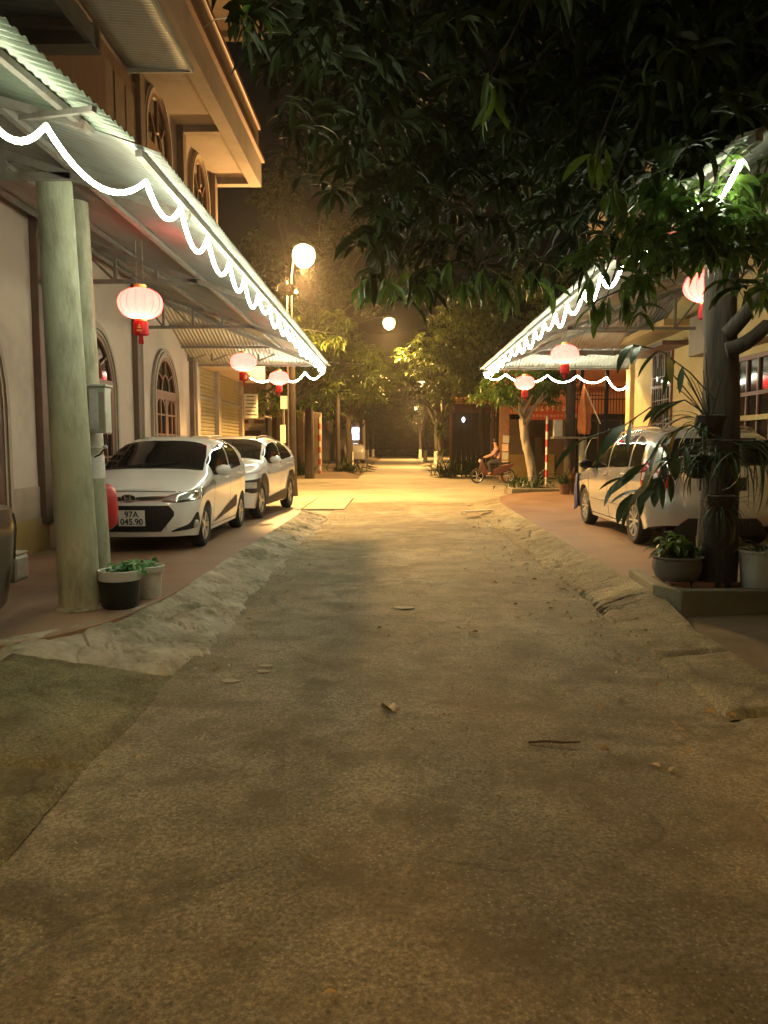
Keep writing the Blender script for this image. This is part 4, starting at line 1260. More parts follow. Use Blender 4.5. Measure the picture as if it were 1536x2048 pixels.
# ------------------------------------------------------------------ leaves
def leaf_arrays(base, az, e0, kk, Ln, Wd, segs=3, fold=.35, twist=None, wprof=None):
    """long drooping leaves: each a folded strip bending down along its length"""
    n = len(az); t = np.linspace(0, 1, segs+1)
    e = e0[:, None] - kk[:, None]*t[None, :]
    ds = 1/segs
    cx = np.concatenate([np.zeros((n, 1)), np.cumsum((np.cos(e[:, 1:])+np.cos(e[:, :-1]))/2*ds, 1)], 1)*Ln[:, None]
    cz = np.concatenate([np.zeros((n, 1)), np.cumsum((np.sin(e[:, 1:])+np.sin(e[:, :-1]))/2*ds, 1)], 1)*Ln[:, None]
    w = (wprof if wprof is not None else np.clip(np.sin(PI*np.clip(t*.93+.05, 0, 1)), .03, 1)**.8)[None, :]*Wd[:, None]/2
    tw = (np.zeros(n) if twist is None else twist)[:, None]
    dx, dy = np.cos(az)[:, None], np.sin(az)[:, None]
    nx, nz_ = -np.sin(e), np.cos(e)                    # leaf normal in the bending plane
    V = np.zeros((n, segs+1, 3, 3))
    for k, s_ in ((0, -1), (1, 0), (2, 1)):
        lat = s_*w*np.cos(tw); up = (s_*w*np.sin(tw)) + (abs(s_)*fold*w)
        px = cx + nx*up; pz = cz + nz_*up
        V[:, :, k, 0] = base[:, 0:1] + px*dx - lat*dy
        V[:, :, k, 1] = base[:, 1:2] + px*dy + lat*dx
        V[:, :, k, 2] = base[:, 2:3] + pz
    idx = np.arange(n*(segs+1)*3).reshape(n, segs+1, 3)
    F = np.stack([np.stack([idx[:, :-1, j], idx[:, :-1, j+1], idx[:, 1:, j+1], idx[:, 1:, j]], -1) for j in (0, 1)], 2)
    return V.reshape(-1, 3), F.reshape(-1, 4)

def rosette_leaves(pts, per=9, L=.2, W=.044, segs=3, spread=1.0):
    """mango tufts: leaves in whorls around twig ends, drooping"""
    pts = np.asarray(pts); n = len(pts)
    base = np.repeat(pts, per, 0) + RNG.normal(0, .02, (n*per, 3))
    az = RNG.uniform(0, 2*PI, n*per)
    e0 = RNG.uniform(-.5, .65, n*per)*spread - .1
    kk = RNG.uniform(.5, 1.5, n*per)
    Ln = L*RNG.uniform(.5, 1.3, n*per); Wd = W*RNG.uniform(.75, 1.2, n*per)
    return leaf_arrays(base, az, e0, kk, Ln, Wd, segs, .35, RNG.normal(0, .5, n*per))

def clump_points(ells, n_clump, per_clump, rad, keep=None):
    out = []
    vol = np.array([a[1][0]*a[1][1]*a[1][2] for a in ells]); vol = vol/vol.sum()
    cents = []
    for (c, r), k in zip(ells, np.maximum(1, (vol*n_clump).astype(int))):
        d = RNG.normal(0, 1, (k, 3)); d /= np.linalg.norm(d, axis=1)[:, None]
        q = RNG.uniform(.35, 1.0, k)**.5
        cents.append(np.array(c) + d*q[:, None]*np.array(r))
    cents = np.concatenate(cents)
    P = np.repeat(cents, per_clump, 0) + RNG.normal(0, rad, (len(cents)*per_clump, 3))*np.array([1, 1, .75])
    if keep is not None: P = P[keep(P)]
    return cents, P

def limbs(base, top, cents, r0, n_l, name, m, parent, wig=.12):
    """trunk with limbs reaching towards the clumps of the crown"""
    q = MB(); base, top = Vector(base), Vector(top); H = (top-base).length
    tr = []
    for i in range(9):
        t = i/8; p = base.lerp(top, t)
        p += Vector((wig*nz(base.x+t*2, 1)*t, wig*nz(base.y+t*2, 4)*t, 0)); tr.append(p)
    q.tube(swags(tr, 0, 4), [float(np.interp(k/32, np.linspace(0, 1, 9), [r0*(1.14 if i == 0 else 1.05 if i == 1 else 1-.25*i/8) for i in range(9)]))*(1+.06*nz(k*.6, r0*50)) for k in range(33)], 20)
    q.v = [(x+.022*nz(x*9, y*9, z*2.2), y+.022*nz(x*9+7, y*9, z*2.2), z) for x, y, z in q.v]
    for k in range(n_l):
        c = Vector(cents[RNG.integers(len(cents))]); s_ = tr[random.choice((7, 8))]
        pts = []
        for i in range(6):
            t = i/5; p = s_.lerp(c, t); p.z += .25*math.sin(PI*t)*.5; p += Vector((.14*nz(k*3+t*3, 1), .14*nz(k*5+t*3, 2), 0))*math.sin(PI*t); pts.append(p)
        q.tube(pts, [r0*.42*(1-.86*i/5) for i in range(6)], 6)
    return q.build(name, m, parent, smooth=60, fix=False)

def tree(name, label, loc_, ells, n_clump, per_clump, rad, L, W, per, r0, topz, nl, bark='bark', segs=2, keep=None, group=None, leafm='leaf', lean=(0, 0)):
    root = thing(name, label, 'tree', loc_, 0, group)
    o = np.array(loc_)
    cents, P = clump_points([((c[0]-o[0], c[1]-o[1], c[2]-o[2]), r) for c, r in ells], n_clump, per_clump, rad, (lambda p: keep(p+o)) if keep else None)
    V, F = rosette_leaves(P, per, L, W, segs)
    cr = np_mesh('crown', V, F, M[leafm], root)
    limbs((0, 0, -.05), (lean[0], lean[1], topz), cents, r0, nl, 'trunk', M[bark], root)
    return root

# ------------------------------------------------------------------ the big mango tree that roofs the street
MT = (2.99, 7.12, .17)
def keep_big(p):
    x, y, z = p[:, 0], p[:, 1], p[:, 2]
    k = z > 2.62
    # keep clear of the two street lamps' sight of the road and of both canopies
    s_ = y
    lx, lz = -2.67/23*s_, 1.5 + 5.55/23*s_
    k &= (np.hypot(x-lx, z-lz) > .34)
    k &= ~((x > 1.75) & (z < 3.32 + .34*(x-2.02) + .12) & (z > 3.0 + .34*(x-2.02)) & (y > 5.0))
    k &= ~((x > 2.3) & (z > 2.9) & (y > 7.4) & (z < 4.6))
    k &= ~((x > 1.1) & (z < 3.1) & (y > 6.9))
    k &= ~((y < 2.2) & (z < 3.1))
    k &= (x > -1.32-.12*np.sin(z*5)) | (z > 5.2)
    k &= y > .6
    return k
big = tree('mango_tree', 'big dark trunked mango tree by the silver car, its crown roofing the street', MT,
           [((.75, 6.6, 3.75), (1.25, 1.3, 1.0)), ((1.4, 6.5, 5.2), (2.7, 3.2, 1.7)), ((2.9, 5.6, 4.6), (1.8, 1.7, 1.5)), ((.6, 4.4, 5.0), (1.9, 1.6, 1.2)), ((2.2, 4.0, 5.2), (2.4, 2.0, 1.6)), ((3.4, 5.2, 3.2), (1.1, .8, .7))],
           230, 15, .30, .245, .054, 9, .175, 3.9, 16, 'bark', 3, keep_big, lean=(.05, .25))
# the lit lower sprays on the right, close to the light rope
sp_ = []
while len(sp_) < 135:
    px, py = random.gauss(1385, 105), random.gauss(445, 85)
    if not (1165 < px < 1570 and (345 if px < 1458 else 285) < py < 640): continue
    if math.hypot((px-1430)/30, (py-325)/45) < 1 or math.hypot((px-1392)/85, (py-600)/95) < 1 or (px < 1290 and py < 430): continue
    if any(math.hypot(px-a, (py-b)) < 24 for a, b in ((1325, 430), (1362, 436), (1255, 510), (1245, 540))): continue
    sp_.append(tuple(at(px, py, random.uniform(4.9, 6.0)) - Vector(MT)))
V, F = rosette_leaves(sp_, 8, .20, .05, 4)
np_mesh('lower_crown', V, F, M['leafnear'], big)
q = MB()
for p in sp_[::2]:
    p = Vector(p); q.tube([p, p+Vector((.10, .18, .14)), p+Vector((.30, .5, .40))], [.004, .006, .010], 5)
q.build('twigs', M['bark'], big, smooth=60, fix=False)['kind'] = 'stuff'
# separate single leaves: the tufts that hang nearest and lightest
protos = []
for k in range(6):
    V, F = leaf_arrays(np.zeros((1, 3)), np.zeros(1), np.array([-.15-.12*k]), np.array([.5+.25*(k % 3)]), np.array([1.0]), np.array([.225]), 5, .32, np.array([.25*(k-2.5)]))
    protos.append(np_mesh('leaf', V, F, M['leafnear']).data)
for o in [o for o in C.objects if o.name.startswith('leaf') and o.type == 'MESH']:
    bpy.data.objects.remove(o)
def leaf_obj(p, az, tilt, L, parent, k=None):
    o = bpy.data.objects.new('leaf', protos[random.randrange(6) if k is None else k])
    C.objects.link(o); o.parent = parent
    o.location = Vector(p) - parent.location; o.rotation_euler = (random.gauss(0, .35), tilt, az); o.scale = (L, L, L)
    return o
tufts = []
for px in range(700, 1110, 26):
    tufts.append((px+random.uniform(-12, 12), 566-14*math.sin((px-700)/90)+random.uniform(-26, 14), random.uniform(5.7, 6.6), .19))
tufts += [(1175, 560, 5.6, .2), (1205, 600, 5.5, .2), (1245, 590, 5.5, .2), (1290, 560, 5.3, .2), (1180, 615, 5.6, .18), (1310, 500, 5.4, .19), (1300, 440, 5.3, .2), (1345, 380, 5.3, .2),
          (1420, 395, 5.2, .2), (1470, 380, 5.2, .21), (1515, 400, 5.2, .21), (1440, 470, 5.3, .2), (1390, 430, 5.4, .2), (1500, 480, 5.3, .2), (1260, 480, 5.4, .2), (480, 5, 4.3, .19), (1215, 380, 4.6, .2), (1180, 300, 4.4, .2), (960, 150, 3.6, .2)]
nl = 0
twig = MB()
for (px, py, Y, L) in tufts:
    p = at(px, py, Y)
    c = p + Vector((.05, .1, .02))
    twig.tube([c, c+Vector((.10, .15, .22)), c+Vector((.25, .3, .55))], [.004, .006, .009], 5)
    for k in range(8):
        if nl >= 298: break
        leaf_obj(c+Vector((random.gauss(0, .02), random.gauss(0, .02), random.gauss(0, .025))), 2*PI*(k+random.random()*.8)/8, random.uniform(.2, 1.05), L*random.uniform(.75, 1.25), big); nl += 1
# the long twig reaching left over the lantern light
a, b = at(1330, 545, 5.5), at(1170, 612, 5.5)
twig.tube([a+Vector((.5, .3, .35)), a, a.lerp(b, .5)+Vector((0, 0, .01)), b], [.014, .010, .007, .004], 6)
for pts, rr in (([(2.95, 7.0, 2.35), (3.25, 6.9, 2.55), (3.42, 6.85, 2.62)], [.07, .06, .055]),
                ([(2.98, 7.05, 2.5), (3.3, 6.7, 3.1), (3.9, 6.3, 3.6)], [.075, .06, .04]),
                ([(2.98, 7.1, 3.3), (2.6, 6.7, 3.9), (1.8, 6.3, 4.3), (.9, 6.2, 4.6)], [.075, .06, .045, .03])):
    MB().tube([Vector(p)-Vector(MT) for p in swags(pts, .04, 4)], [float(np.interp(k/(4*(len(pts)-1)), np.linspace(0, 1, len(rr)), rr)) for k in range(4*(len(pts)-1)+1)], 8).build('bough', M['bark'], big, smooth=60, fix=False)
tw = MB(); tw.v = [tuple(Vector(v)-Vector(MT)) for v in twig.v]; tw.f = twig.f
tw.build('twigs', M['bark'], big, smooth=60, fix=False)['kind'] = 'stuff'

# a second mango crown overhead behind the viewpoint, the shade that mottles the near road
def keep_back(p): return (p[:, 2] > 2.7) & (p[:, 1] < .3)
tree('mango_tree', 'mango tree overhanging the road behind the viewpoint', (3.3, -2.2, 0),
     [((.6, -1.6, 5.3), (3.6, 1.3, 2.0)), ((1.3, -3.0, 4.2), (1.5, 1.2, 1.0)), ((-1.6, -1.4, 4.6), (1.3, .9, 1.3))], 120, 12, .32, .22, .05, 9, .17, 4.2, 12, 'bark', 2, keep_back)

# ------------------------------------------------------------------ things hung on the near trunk, pots, planter
pn = thing('planter', 'low concrete planter kerb around the foot of the dark mango trunk', 'planter', (3.4, 7.38, .0))
MB().prism([(-.98, .55), (-1.03, -.35), (-.88, -.66), (1.6, -.62), (1.6, -.50), (-.80, -.54), (-.92, -.30), (-.87, .55)], -.03, .235, 'z').build('kerb', M['concrete'], pn, bevel=.012)
q = [[(-.94+2.5*i/16, -.56+1.1*j/12, .17+.03*nz(i*.7, j*.8, 4)) for j in range(13)] for i in range(17)]
MB().grid(q).build('soil', M['soil'], pn, smooth=60)
for k in range(5):
    o = MB().box((0, 0, 0), (.20, .09, .06)).build('brick', M['brick'], pn, bevel=.006)
    o.location = (-.82+.23*k, -.40+.03*random.random(), .235); o.rotation_euler.z = random.uniform(-.3, .3)

def straps(n, L, W, e0=(.5, 1.4), kk=(.8, 2.4), segs=6, rad=.03, azr=None):
    base = RNG.normal(0, rad, (n, 3))*np.array([1, 1, .2])
    t = np.linspace(0, 1, segs+1)
    az = RNG.uniform(0, 2*PI, n) if azr is None else RNG.uniform(*azr, n)
    return leaf_arrays(base, az, RNG.uniform(*e0, n), RNG.uniform(*kk, n), L*RNG.uniform(.6, 1.2, n), W*RNG.uniform(.8, 1.2, n), segs, .3, RNG.normal(0, .2, n), np.clip(1.15*(1-t)**.6, .05, 1)*np.clip(.45+t*3, 0, 1))
def pot(prof, m, root, n=22):
    return MB().lathe(prof, n=n).build('pot', m, root, smooth=40)
def plant(root, V, F, m, z=0.0):
    V = V.copy(); V[:, 2] += z
    return np_mesh('foliage', V, F, m, root)

p1 = thing('potted_plant', 'rounded stone bowl pot of leafy plants on bricks at the mango trunk', 'potted plant', (2.62, 7.12, .24))
pot([(0, 0), (.13, 0), (.19, .05), (.225, .14), (.215, .22), (.235, .235), (.235, .25), (.205, .25), (.19, .20), (0, .20)], M['stonepot'], p1)
V, F = rosette_leaves(RNG.normal(0, .09, (26, 3))*np.array([1, 1, .7])+np.array([0, 0, .34]), 6, .13, .05, 3)
plant(p1, V, F, M['leafnear'])
p2 = thing('potted_plant', 'whitish plastic bucket with a drooping plant right of the mango trunk', 'potted plant', (3.32, 6.98, .20))
pot([(0, 0), (.155, 0), (.175, .2), (.19, .34), (.20, .345), (.20, .365), (.18, .365), (.17, .30), (0, .30)], M['bucketwhite'], p2)
V, F = straps(16, .42, .03, (.6, 1.4), (1.2, 2.6)); plant(p2, V, F, M['strap'], .31)

def hung(label, loc_, n, L, W, m, azr=None, basket=True, stems=0, e0=(-.1, 1.1), kk=(1.0, 2.6)):
    root = thing('orchid', label, 'orchid', loc_)
    if basket:
        MB().lathe([(.03, -.12), (.09, -.10), (.12, .0), (.13, .08), (.10, .09), (.08, .0)], n=12, wob=lambda t, z: 1+.12*math.sin(3*t+z*30)).build('root_clump', M['bark'], root, smooth=60)
    V, F = straps(n, L, W, e0, kk, azr=azr, rad=.05); plant(root, V, F, m)
    if stems:
        q = MB()
        for k in range(stems):
            a = random.uniform(*(azr or (0, 2*PI))); L_ = random.uniform(.45, .85); e = random.uniform(.75, 1.35)
            q.tube([(L_*t*math.cos(e)*math.cos(a), L_*t*math.cos(e)*math.sin(a), L_*t*math.sin(e)-.12*t*t) for t in np.linspace(0, 1, 6)], [.006, .0055, .005, .005, .004, .003], 5)
        q.build('stem', M['stick'], root, smooth=60)['kind'] = 'stuff'
    return root
og = 'orchids tied to the mango trunk'
hung('orchid clump of tall bare stems tied to the left of the mango trunk', at(1420, 850, 6.85), 16, .45, .035, M['strap'], (PI*.55, PI*1.5), stems=11)
hung('orchid with long strap leaves drooping low from the mango trunk', at(1395, 930, 6.8), 30, .42, .020, M['strap'], (PI*.5, PI*1.6), kk=(1.4, 3.0))
hung('dark orchid tuft low on the mango trunk above the stone pot', at(1440, 1010, 6.72), 24, .40, .018, M['strap'], (PI, 2*PI), e0=(-.8, .6), kk=(.8, 2.2))
hung('dense dark orchid mass hanging over the front of the mango trunk', at(1450, 900, 6.72), 55, .50, .022, M['strap'], (PI*.9, 2*PI), e0=(-.6, .9), kk=(1.0, 2.6))
hung('orchid hanging in roots right of the mango trunk', at(1510, 900, 6.8), 45, .70, .016, M['strap'], (-PI*.6, PI*.4), e0=(-.6, .9), kk=(1.2, 2.4))
# long arching broad leaves reaching out over the silver car
br = thing('climbing_fern', 'broad leaved climber arching from the mango trunk over the silver car', 'climbing plant', at(1430, 850, 6.85))
o_ = br.location.copy(); q = MB(); bl = []
arcs = [[(1430, 840), (1370, 800), (1300, 815), (1250, 850), (1165, 880)], [(1430, 870), (1380, 850), (1330, 870), (1290, 930)], [(1430, 900), (1350, 905), (1290, 940), (1240, 960)],
        [(1420, 930), (1340, 950), (1290, 970), (1265, 1010)], [(1430, 800), (1380, 745), (1320, 700), (1265, 690)], [(1430, 890), (1370, 890), (1330, 930), (1310, 980)]]
for ar in arcs:
    pts = [at(x, y, 6.7-.1*i) - o_ for i, (x, y) in enumerate(ar)]
    Q = swags(pts, 0, 4); q.tube(Q, .006, 5)
    for i in range(4, len(Q)):
        if random.random() < .8: bl.append(Q[i])
q.build('stem', M['strap'], br, smooth=60, fix=False)
n = len(bl); B_ = np.array([tuple(b) for b in bl])
for k in range(n):
    V, F = leaf_arrays(np.zeros((1, 3)), RNG.uniform(PI*.6, PI*1.5, 1), RNG.uniform(-1.2, -.1, 1), RNG.uniform(.3, .9, 1), RNG.uniform(.22, .42, 1), RNG.uniform(.05, .10, 1), 6, .25, RNG.normal(0, .4, 1))
    o = np_mesh('leaf', V, F, M['leafyellow'] if k % 7 == 3 else M['strap'], br); o.location = bl[k]

# ------------------------------------------------------------------ concrete poles, meter box, bags, buckets, left
def cpole(loc_, r0, r1, h, label, cat='pole', m='pole'):
    root = thing('concrete_pole', label, cat, loc_)
    prof = [(r0, -.1)] + [(r0+(r1-r0)*t, h*t) for t in np.linspace(0, 1, 12)] + [(0, h)]
    MB().lathe(prof, n=28).build('shaft', M[m], root, smooth=40)
    return root
def pole_foot(root, r):
    MB().lathe([(r+.045, -.02), (r+.05, .015), (r+.03, .03), (r-.01, .045)], n=28, wob=lambda t, z: 1+.10*nz(t*1.3, 2, r*9)*math.sin(t/2)).build('mortar_collar', M['mortar'], root, smooth=40)
pA = cpole((-2.63, 6.32, .14), .165, .135, 3.53, 'thick concrete pole nearest the viewer, with buckets at its foot')
pB = cpole((-2.90, 7.36, .14), .145, .122, 3.62, 'thinner concrete pole behind the nearest one, with paint bands and a meter box')
pole_foot(pA, .165); pole_foot(pB, .145); pA.rotation_euler.y = -.028; pB.rotation_euler.y = -.026
for z0, z1, mm in ((1.60, 1.70, 'whitepaint'), (1.34, 1.52, 'whitepaint'), (1.05, 1.27, 'whitepaint')):
    k = lambda z: .145-.023*z/3.62+.002
    P = [[(k(z)*math.cos(t), k(z)*math.sin(t), z+.006*nz(t*3, z)) for z in (z0, z1)] for t in np.linspace(-PI*.75, PI*.1, 20)]
    MB().grid(P).build('painted_band', M[mm], pB, smooth=60)
MB().lathe([(.135, 1.755), (.143, 1.755), (.143, 1.775), (.135, 1.775)], n=24).build('strap', M['steel'], pB)
text_mesh('1', .13, M['plateink'], pB, (.035, -.1405, 1.12), (PI/2, 0, .25))
mbx = thing('meter_box', 'pale grey electric meter box strapped to the thinner concrete pole', 'meter box', (-2.83, 7.20, 1.62))
MB().span((0, -.09, 0), (.185, .09, .46)).build('case', M['meter'], mbx, bevel=.008)
MB().span((-.02, -.11, .462), (.20, .11, .485)).build('lid', M['meter'], mbx, bevel=.004)
MB().span((.012, -.096, .03), (.10, -.091, .43)).build('door', M['bucketwhite'], mbx, bevel=.004)
MB().span((.115, -.094, .05), (.175, -.091, .41)).build('side_plate', M['surround'], mbx)
MB().tube([(.15, .0, 0), (.16, .02, -.12), (.05, .06, -.22), (-.06, .08, -.26)], .009, 6).build('cable', M['wire'], mbx, smooth=60)
MB().ball((.15, -.04, -.14), (.03, .02, .02)).build('clip', M['bucketwhite'], mbx, smooth=60)

mbx.scale = (.85, .85, .92)
rb = thing('plastic_bag', 'rounded red bag hanging between the thinner concrete pole and the white hatchback', 'bag', (-3.09, 8.0, .62))
MB().lathe([(0, 0), (.10, .0), (.165, .06), (.18, .20), (.178, .36), (.15, .45), (.08, .49), (0, .50)], n=22, wob=lambda t, z: 1+.03*math.sin(5*t+z*7)).build('bag', M['redplastic'], rb, smooth=60)
MB().tube([(0, 0, .49), (.02, 0, .60), (.0, 0, .72)], .012, 6).build('handle', M['redplastic'], rb)
MB().tube([(0, 0, .70), (.02, -.3, .78), (.12, -.52, .74)], .006, 6).build('string', M['cord'], rb)

bA = thing('bucket', 'black bucket with a white rim and green herbs beside the thick concrete pole', 'bucket', (-2.31, 6.36, .152))
MB().lathe([(0, 0), (.135, 0), (.15, .02), (.165, .25), (.155, .25), (.14, .22), (0, .22)], n=28).build('pail', M['bucketblack'], bA, smooth=40)
MB().lathe([(.166, .232), (.172, .238), (.176, .315), (.168, .318), (.160, .310), (.156, .24)], n=28).build('rim', M['bucketwhite'], bA, smooth=40)
V, F = rosette_leaves(RNG.normal(0, .055, (16, 3))*np.array([1, 1, .3])+np.array([0.03, .02, .33]), 6, .075, .05, 2, .6); plant(bA, V, F, M['herb'])
bB = thing('bucket', 'grey white bucket standing behind the black bucket at the pole', 'bucket', (-2.22, 6.78, .152))
MB().lathe([(0, 0), (.115, 0), (.145, .27), (.135, .27), (.12, .2), (0, .2)], n=26).build('pail', M['bucketwhite'], bB, smooth=40)
MB().lathe([(.147, .23), (.156, .235), (.158, .285), (.148, .29), (.138, .28), (.137, .24)], n=26).build('rim', M['meter'], bB, smooth=40)
V, F = rosette_leaves(RNG.normal(0, .04, (8, 3))*np.array([1, 1, .3])+np.array([0, 0, .29]), 6, .07, .04, 2, .6); plant(bB, V, F, M['herb'])

# ------------------------------------------------------------------ street lamps
def street_lamp(label, pole_xyz, lamp, watts, arm_z, r_glare, near=True):
    px, py, pz = pole_xyz
    root = thing('street_lamp', label, 'street lamp', pole_xyz)
    h = arm_z - pz
    MB().lathe([(.15, 0)] + [(.12-.03*t, h*t) for t in np.linspace(.1, 1, 8)] + [(0, h)], n=16).build('post', M['bark'], root, smooth=40)
    d = Vector(lamp) - Vector(pole_xyz)
    MB().tube([(0, 0, h-.3), (d.x*.02, d.y*.02, d.z-.5), (d.x*.25, d.y*.25, d.z+.10), (d.x*.7, d.y*.7, d.z+.34), (d.x*.95, d.y*.95, d.z+.33)], .028, 8).build('arm', M['iron'], root, smooth=60)
    hd = MB().ball((d.x, d.y, d.z+.25), (.34, .22, .11)).build('lamp_head', M['lampcase'], root, smooth=60)
    MB().ball((d.x, d.y, d.z), (r_glare, r_glare, r_glare*1.05), 20, 14).build('glare_globe', M['bulb'], root, smooth=80)  # oversized ball, the glare round the bulb is put into its shape
    l = bpy.data.lights.new('sodium_beam', 'SPOT'); l.energy = watts*.72; l.color = SODIUM; l.shadow_soft_size = .4
    l.spot_size = math.radians(158); l.spot_blend = .35
    o = bpy.data.objects.new('sodium_beam', l); C.objects.link(o); o.parent = root; o.location = (d.x, d.y, d.z-r_glare*1.05-.42)
    l = bpy.data.lights.new('sodium_bulb', 'POINT'); l.energy = watts*.28; l.color = SODIUM; l.shadow_soft_size = .12
    o = bpy.data.objects.new('sodium_bulb', l); C.objects.link(o); o.parent = root; o.location = (d.x, d.y, d.z-r_glare*1.05-.14)
    return root
sl1 = street_lamp('nearer glowing sodium street lamp, above the loudspeakers and the left canopy', (-3.09, 23.3, 0), (-2.67, 23, 7.05), STREET_W, 5.0, .34)
sl2 = street_lamp('farther glowing sodium street lamp over the middle of the tree lined street', (-3.0, 40.6, 0), (-.3, 38, 7.45), STREET2_W, 6.0, .30, False)
far_fill_a = street_lamp('added lamp in the leaves behind the farther street lamp, lighting the far road', (3.4, 56.5, 0), (1.9, 56, 5.9), FAR_FILL_W, 5.2, .11, False)  # added to brighten the far road, tucked into the foliage
far_fill_b = street_lamp('added lamp far down the tree tunnel, lighting the last stretch of road', (3.4, 86.5, 0), (2.3, 86, 5.6), FAR_FILL_W, 5.0, .11, False)  # added to carry light on to the end of the road
sl3 = street_lamp('sodium street lamp of the same street behind the viewpoint', (-4.2, -9.0, 0), (.3, -9, 7.5), STREET_BACK_W, 7.4, .30)
ls = thing('loudspeaker', 'two round horn loudspeakers on a thin steel mast below the nearer street lamp', 'loudspeaker', (-3.17, 22.95, 0))
MB().tube([(0, 0, 0), (0, 0, 6.3)], .022, 8).build('mast', M['steel'], ls)
for s_, z, yaw in ((-.12, 6.03, .2), (.22, 6.0, -.35)):
    hn = MB().lathe([(.185, -.30), (.17, -.28), (.10, -.16), (.05, -.02), (.05, .12), (.0, .13)], n=20, axis='y').build('horn', M['meter'], ls, smooth=50)
    hn.location = (s_, 0, z); hn.rotation_euler.z = yaw
    MB().lathe([(.0, -.27), (.045, -.26), (.05, -.2), (.04, -.1)], n=14, axis='y').build('driver', M['surround'], hn, smooth=50)
MB().bar((-.16, .08, 6.02), (.26, .08, 6.0), .03).build('bracket', M['steel'], ls)

# ------------------------------------------------------------------ cables
def cable(a, b, sag, label, r=.012):
    o = MB().tube(swags([a, b], sag, 16, 0), r, 5, cap=False).build('cable', M['wire'], smooth=60)
    return tag(o, label, 'cable', 'cables over the street')
cable((-3.08, 23.3, 5.0), (3.9, 33, 7.2), .5, 'black cable from the nearer street lamp rising to the right tree')
cable((-1.5, 17.6, 3.38), (3.2, 30, 6.0), .5, 'thin cable from the tip of the left canopy across the street')
cable((-4.0, 23, 5.2), (-1.4, 29.5, 6.4), .25, 'cable passing in front of the lit left tree crown')
cable((.8, 36, 5.0), (5.0, 30, 5.6), .25, 'short double cable under the right tree crown')
cable((.8, 36, 5.2), (5.0, 30, 5.9), .25, 'upper short cable under the right tree crown')
cable((2.02, 4.75, 3.5), (6, 2.5, 5.6), .1, 'cable running from the near end of the right canopy up out of view')
# ------------------------------------------------------------------ red and white marker posts
def marker(label, p, h, r):
    root = thing('marker_post', label, 'marker post', p, 0, 'red and white marker posts')
    n = 10
    for k in range(n):
        MB().lathe([(r, h*k/n), (r, h*(k+1)/n)] + ([(0, h)] if k == n-1 else []), n=12).build('band', M['redpaint'] if k % 2 == 0 else M['whitepaint'], root, smooth=40)
    return root
marker('red and white banded marker post beside the pale trunked tree on the right', (4.88, 24.9, 0), 2.45, .045)
marker('red and white banded marker post at the far left kerb, before the dark trees', (-3.72, 38.0, .0), 2.9, .06)

# ------------------------------------------------------------------ far trees
TG = 'trees along the far street'
tree('mango_tree', 'mango tree with crown brightly lit by the nearer street lamp, behind the left canopy', (-4.2, 31.5, 0),
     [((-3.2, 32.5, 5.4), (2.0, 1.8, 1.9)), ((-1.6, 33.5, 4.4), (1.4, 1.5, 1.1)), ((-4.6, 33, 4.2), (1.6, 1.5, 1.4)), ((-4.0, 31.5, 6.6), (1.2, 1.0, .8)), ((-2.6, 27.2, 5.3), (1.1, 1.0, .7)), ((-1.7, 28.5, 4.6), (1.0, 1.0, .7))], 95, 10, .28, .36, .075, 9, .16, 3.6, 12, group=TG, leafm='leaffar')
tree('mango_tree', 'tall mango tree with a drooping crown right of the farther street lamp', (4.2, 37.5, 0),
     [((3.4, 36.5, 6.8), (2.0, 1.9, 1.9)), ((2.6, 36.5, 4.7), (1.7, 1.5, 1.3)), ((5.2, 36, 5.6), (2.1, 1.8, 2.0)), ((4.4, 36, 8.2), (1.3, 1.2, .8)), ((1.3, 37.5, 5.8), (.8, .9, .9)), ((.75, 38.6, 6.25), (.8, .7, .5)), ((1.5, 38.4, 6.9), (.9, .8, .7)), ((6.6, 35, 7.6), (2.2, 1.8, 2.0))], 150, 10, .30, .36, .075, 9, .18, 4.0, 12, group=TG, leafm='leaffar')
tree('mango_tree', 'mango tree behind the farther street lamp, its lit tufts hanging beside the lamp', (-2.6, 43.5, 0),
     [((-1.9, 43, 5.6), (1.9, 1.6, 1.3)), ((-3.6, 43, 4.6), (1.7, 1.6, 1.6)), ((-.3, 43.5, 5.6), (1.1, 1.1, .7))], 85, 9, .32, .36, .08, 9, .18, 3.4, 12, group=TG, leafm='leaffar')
for i, (x, y, sgn, lab) in enumerate(((2.8, 48, 1, 'dark street tree on the right just past the spiky leaved plant'), (-3.1, 54, -1, 'dark street tree on the left standing by the far parked car'),
                                 (3.2, 60, 1, 'dark street tree on the right with a whitewashed trunk foot'), (-2.9, 66, -1, 'dark street tree on the left with a whitewashed trunk foot'),
                                 (2.9, 74, 1, 'dark far street tree on the right, second from the end'), (-2.9, 80, -1, 'dark far street tree on the left, second from the end'),
                                 (3.0, 92, 1, 'last dark street tree on the right before the road is lost'), (-2.8, 98, -1, 'last dark street tree on the left before the road is lost'))):
    t_ = tree('street_tree', lab, (x, y, 0), [((x-(.9 if i < 2 else .2)*sgn, y, 5.9 if i < 2 else 5.4), (2.6, 2.6, 1.5)), ((x+.9*sgn, y-.6, 8.0), (2.5, 2.5, 1.5)), ((x+1.6*sgn, y, 4.6), (1.4, 1.8, 1.3))], 45, 7, .45, .42, .11, 8, .17, 3.4, 8, group=TG)
    MB().lathe([(.225, 0), (.19, .4), (.18, 1.1)], n=12).build('whitewash', M['whitepaint'], t_, smooth=40)
cents, P = clump_points([((0, 118, 4), (16, 3, 4.5)), ((-12, 60, 4), (5, 22, 4)), ((13, 70, 4), (6, 26, 4.5))], 150, 6, .9)
V, F = rosette_leaves(P, 8, .8, .25, 2)
tag(np_mesh('woodland', V, F, M['leaf']), 'dark woodland closing the far end of the street', 'trees', kind='stuff')
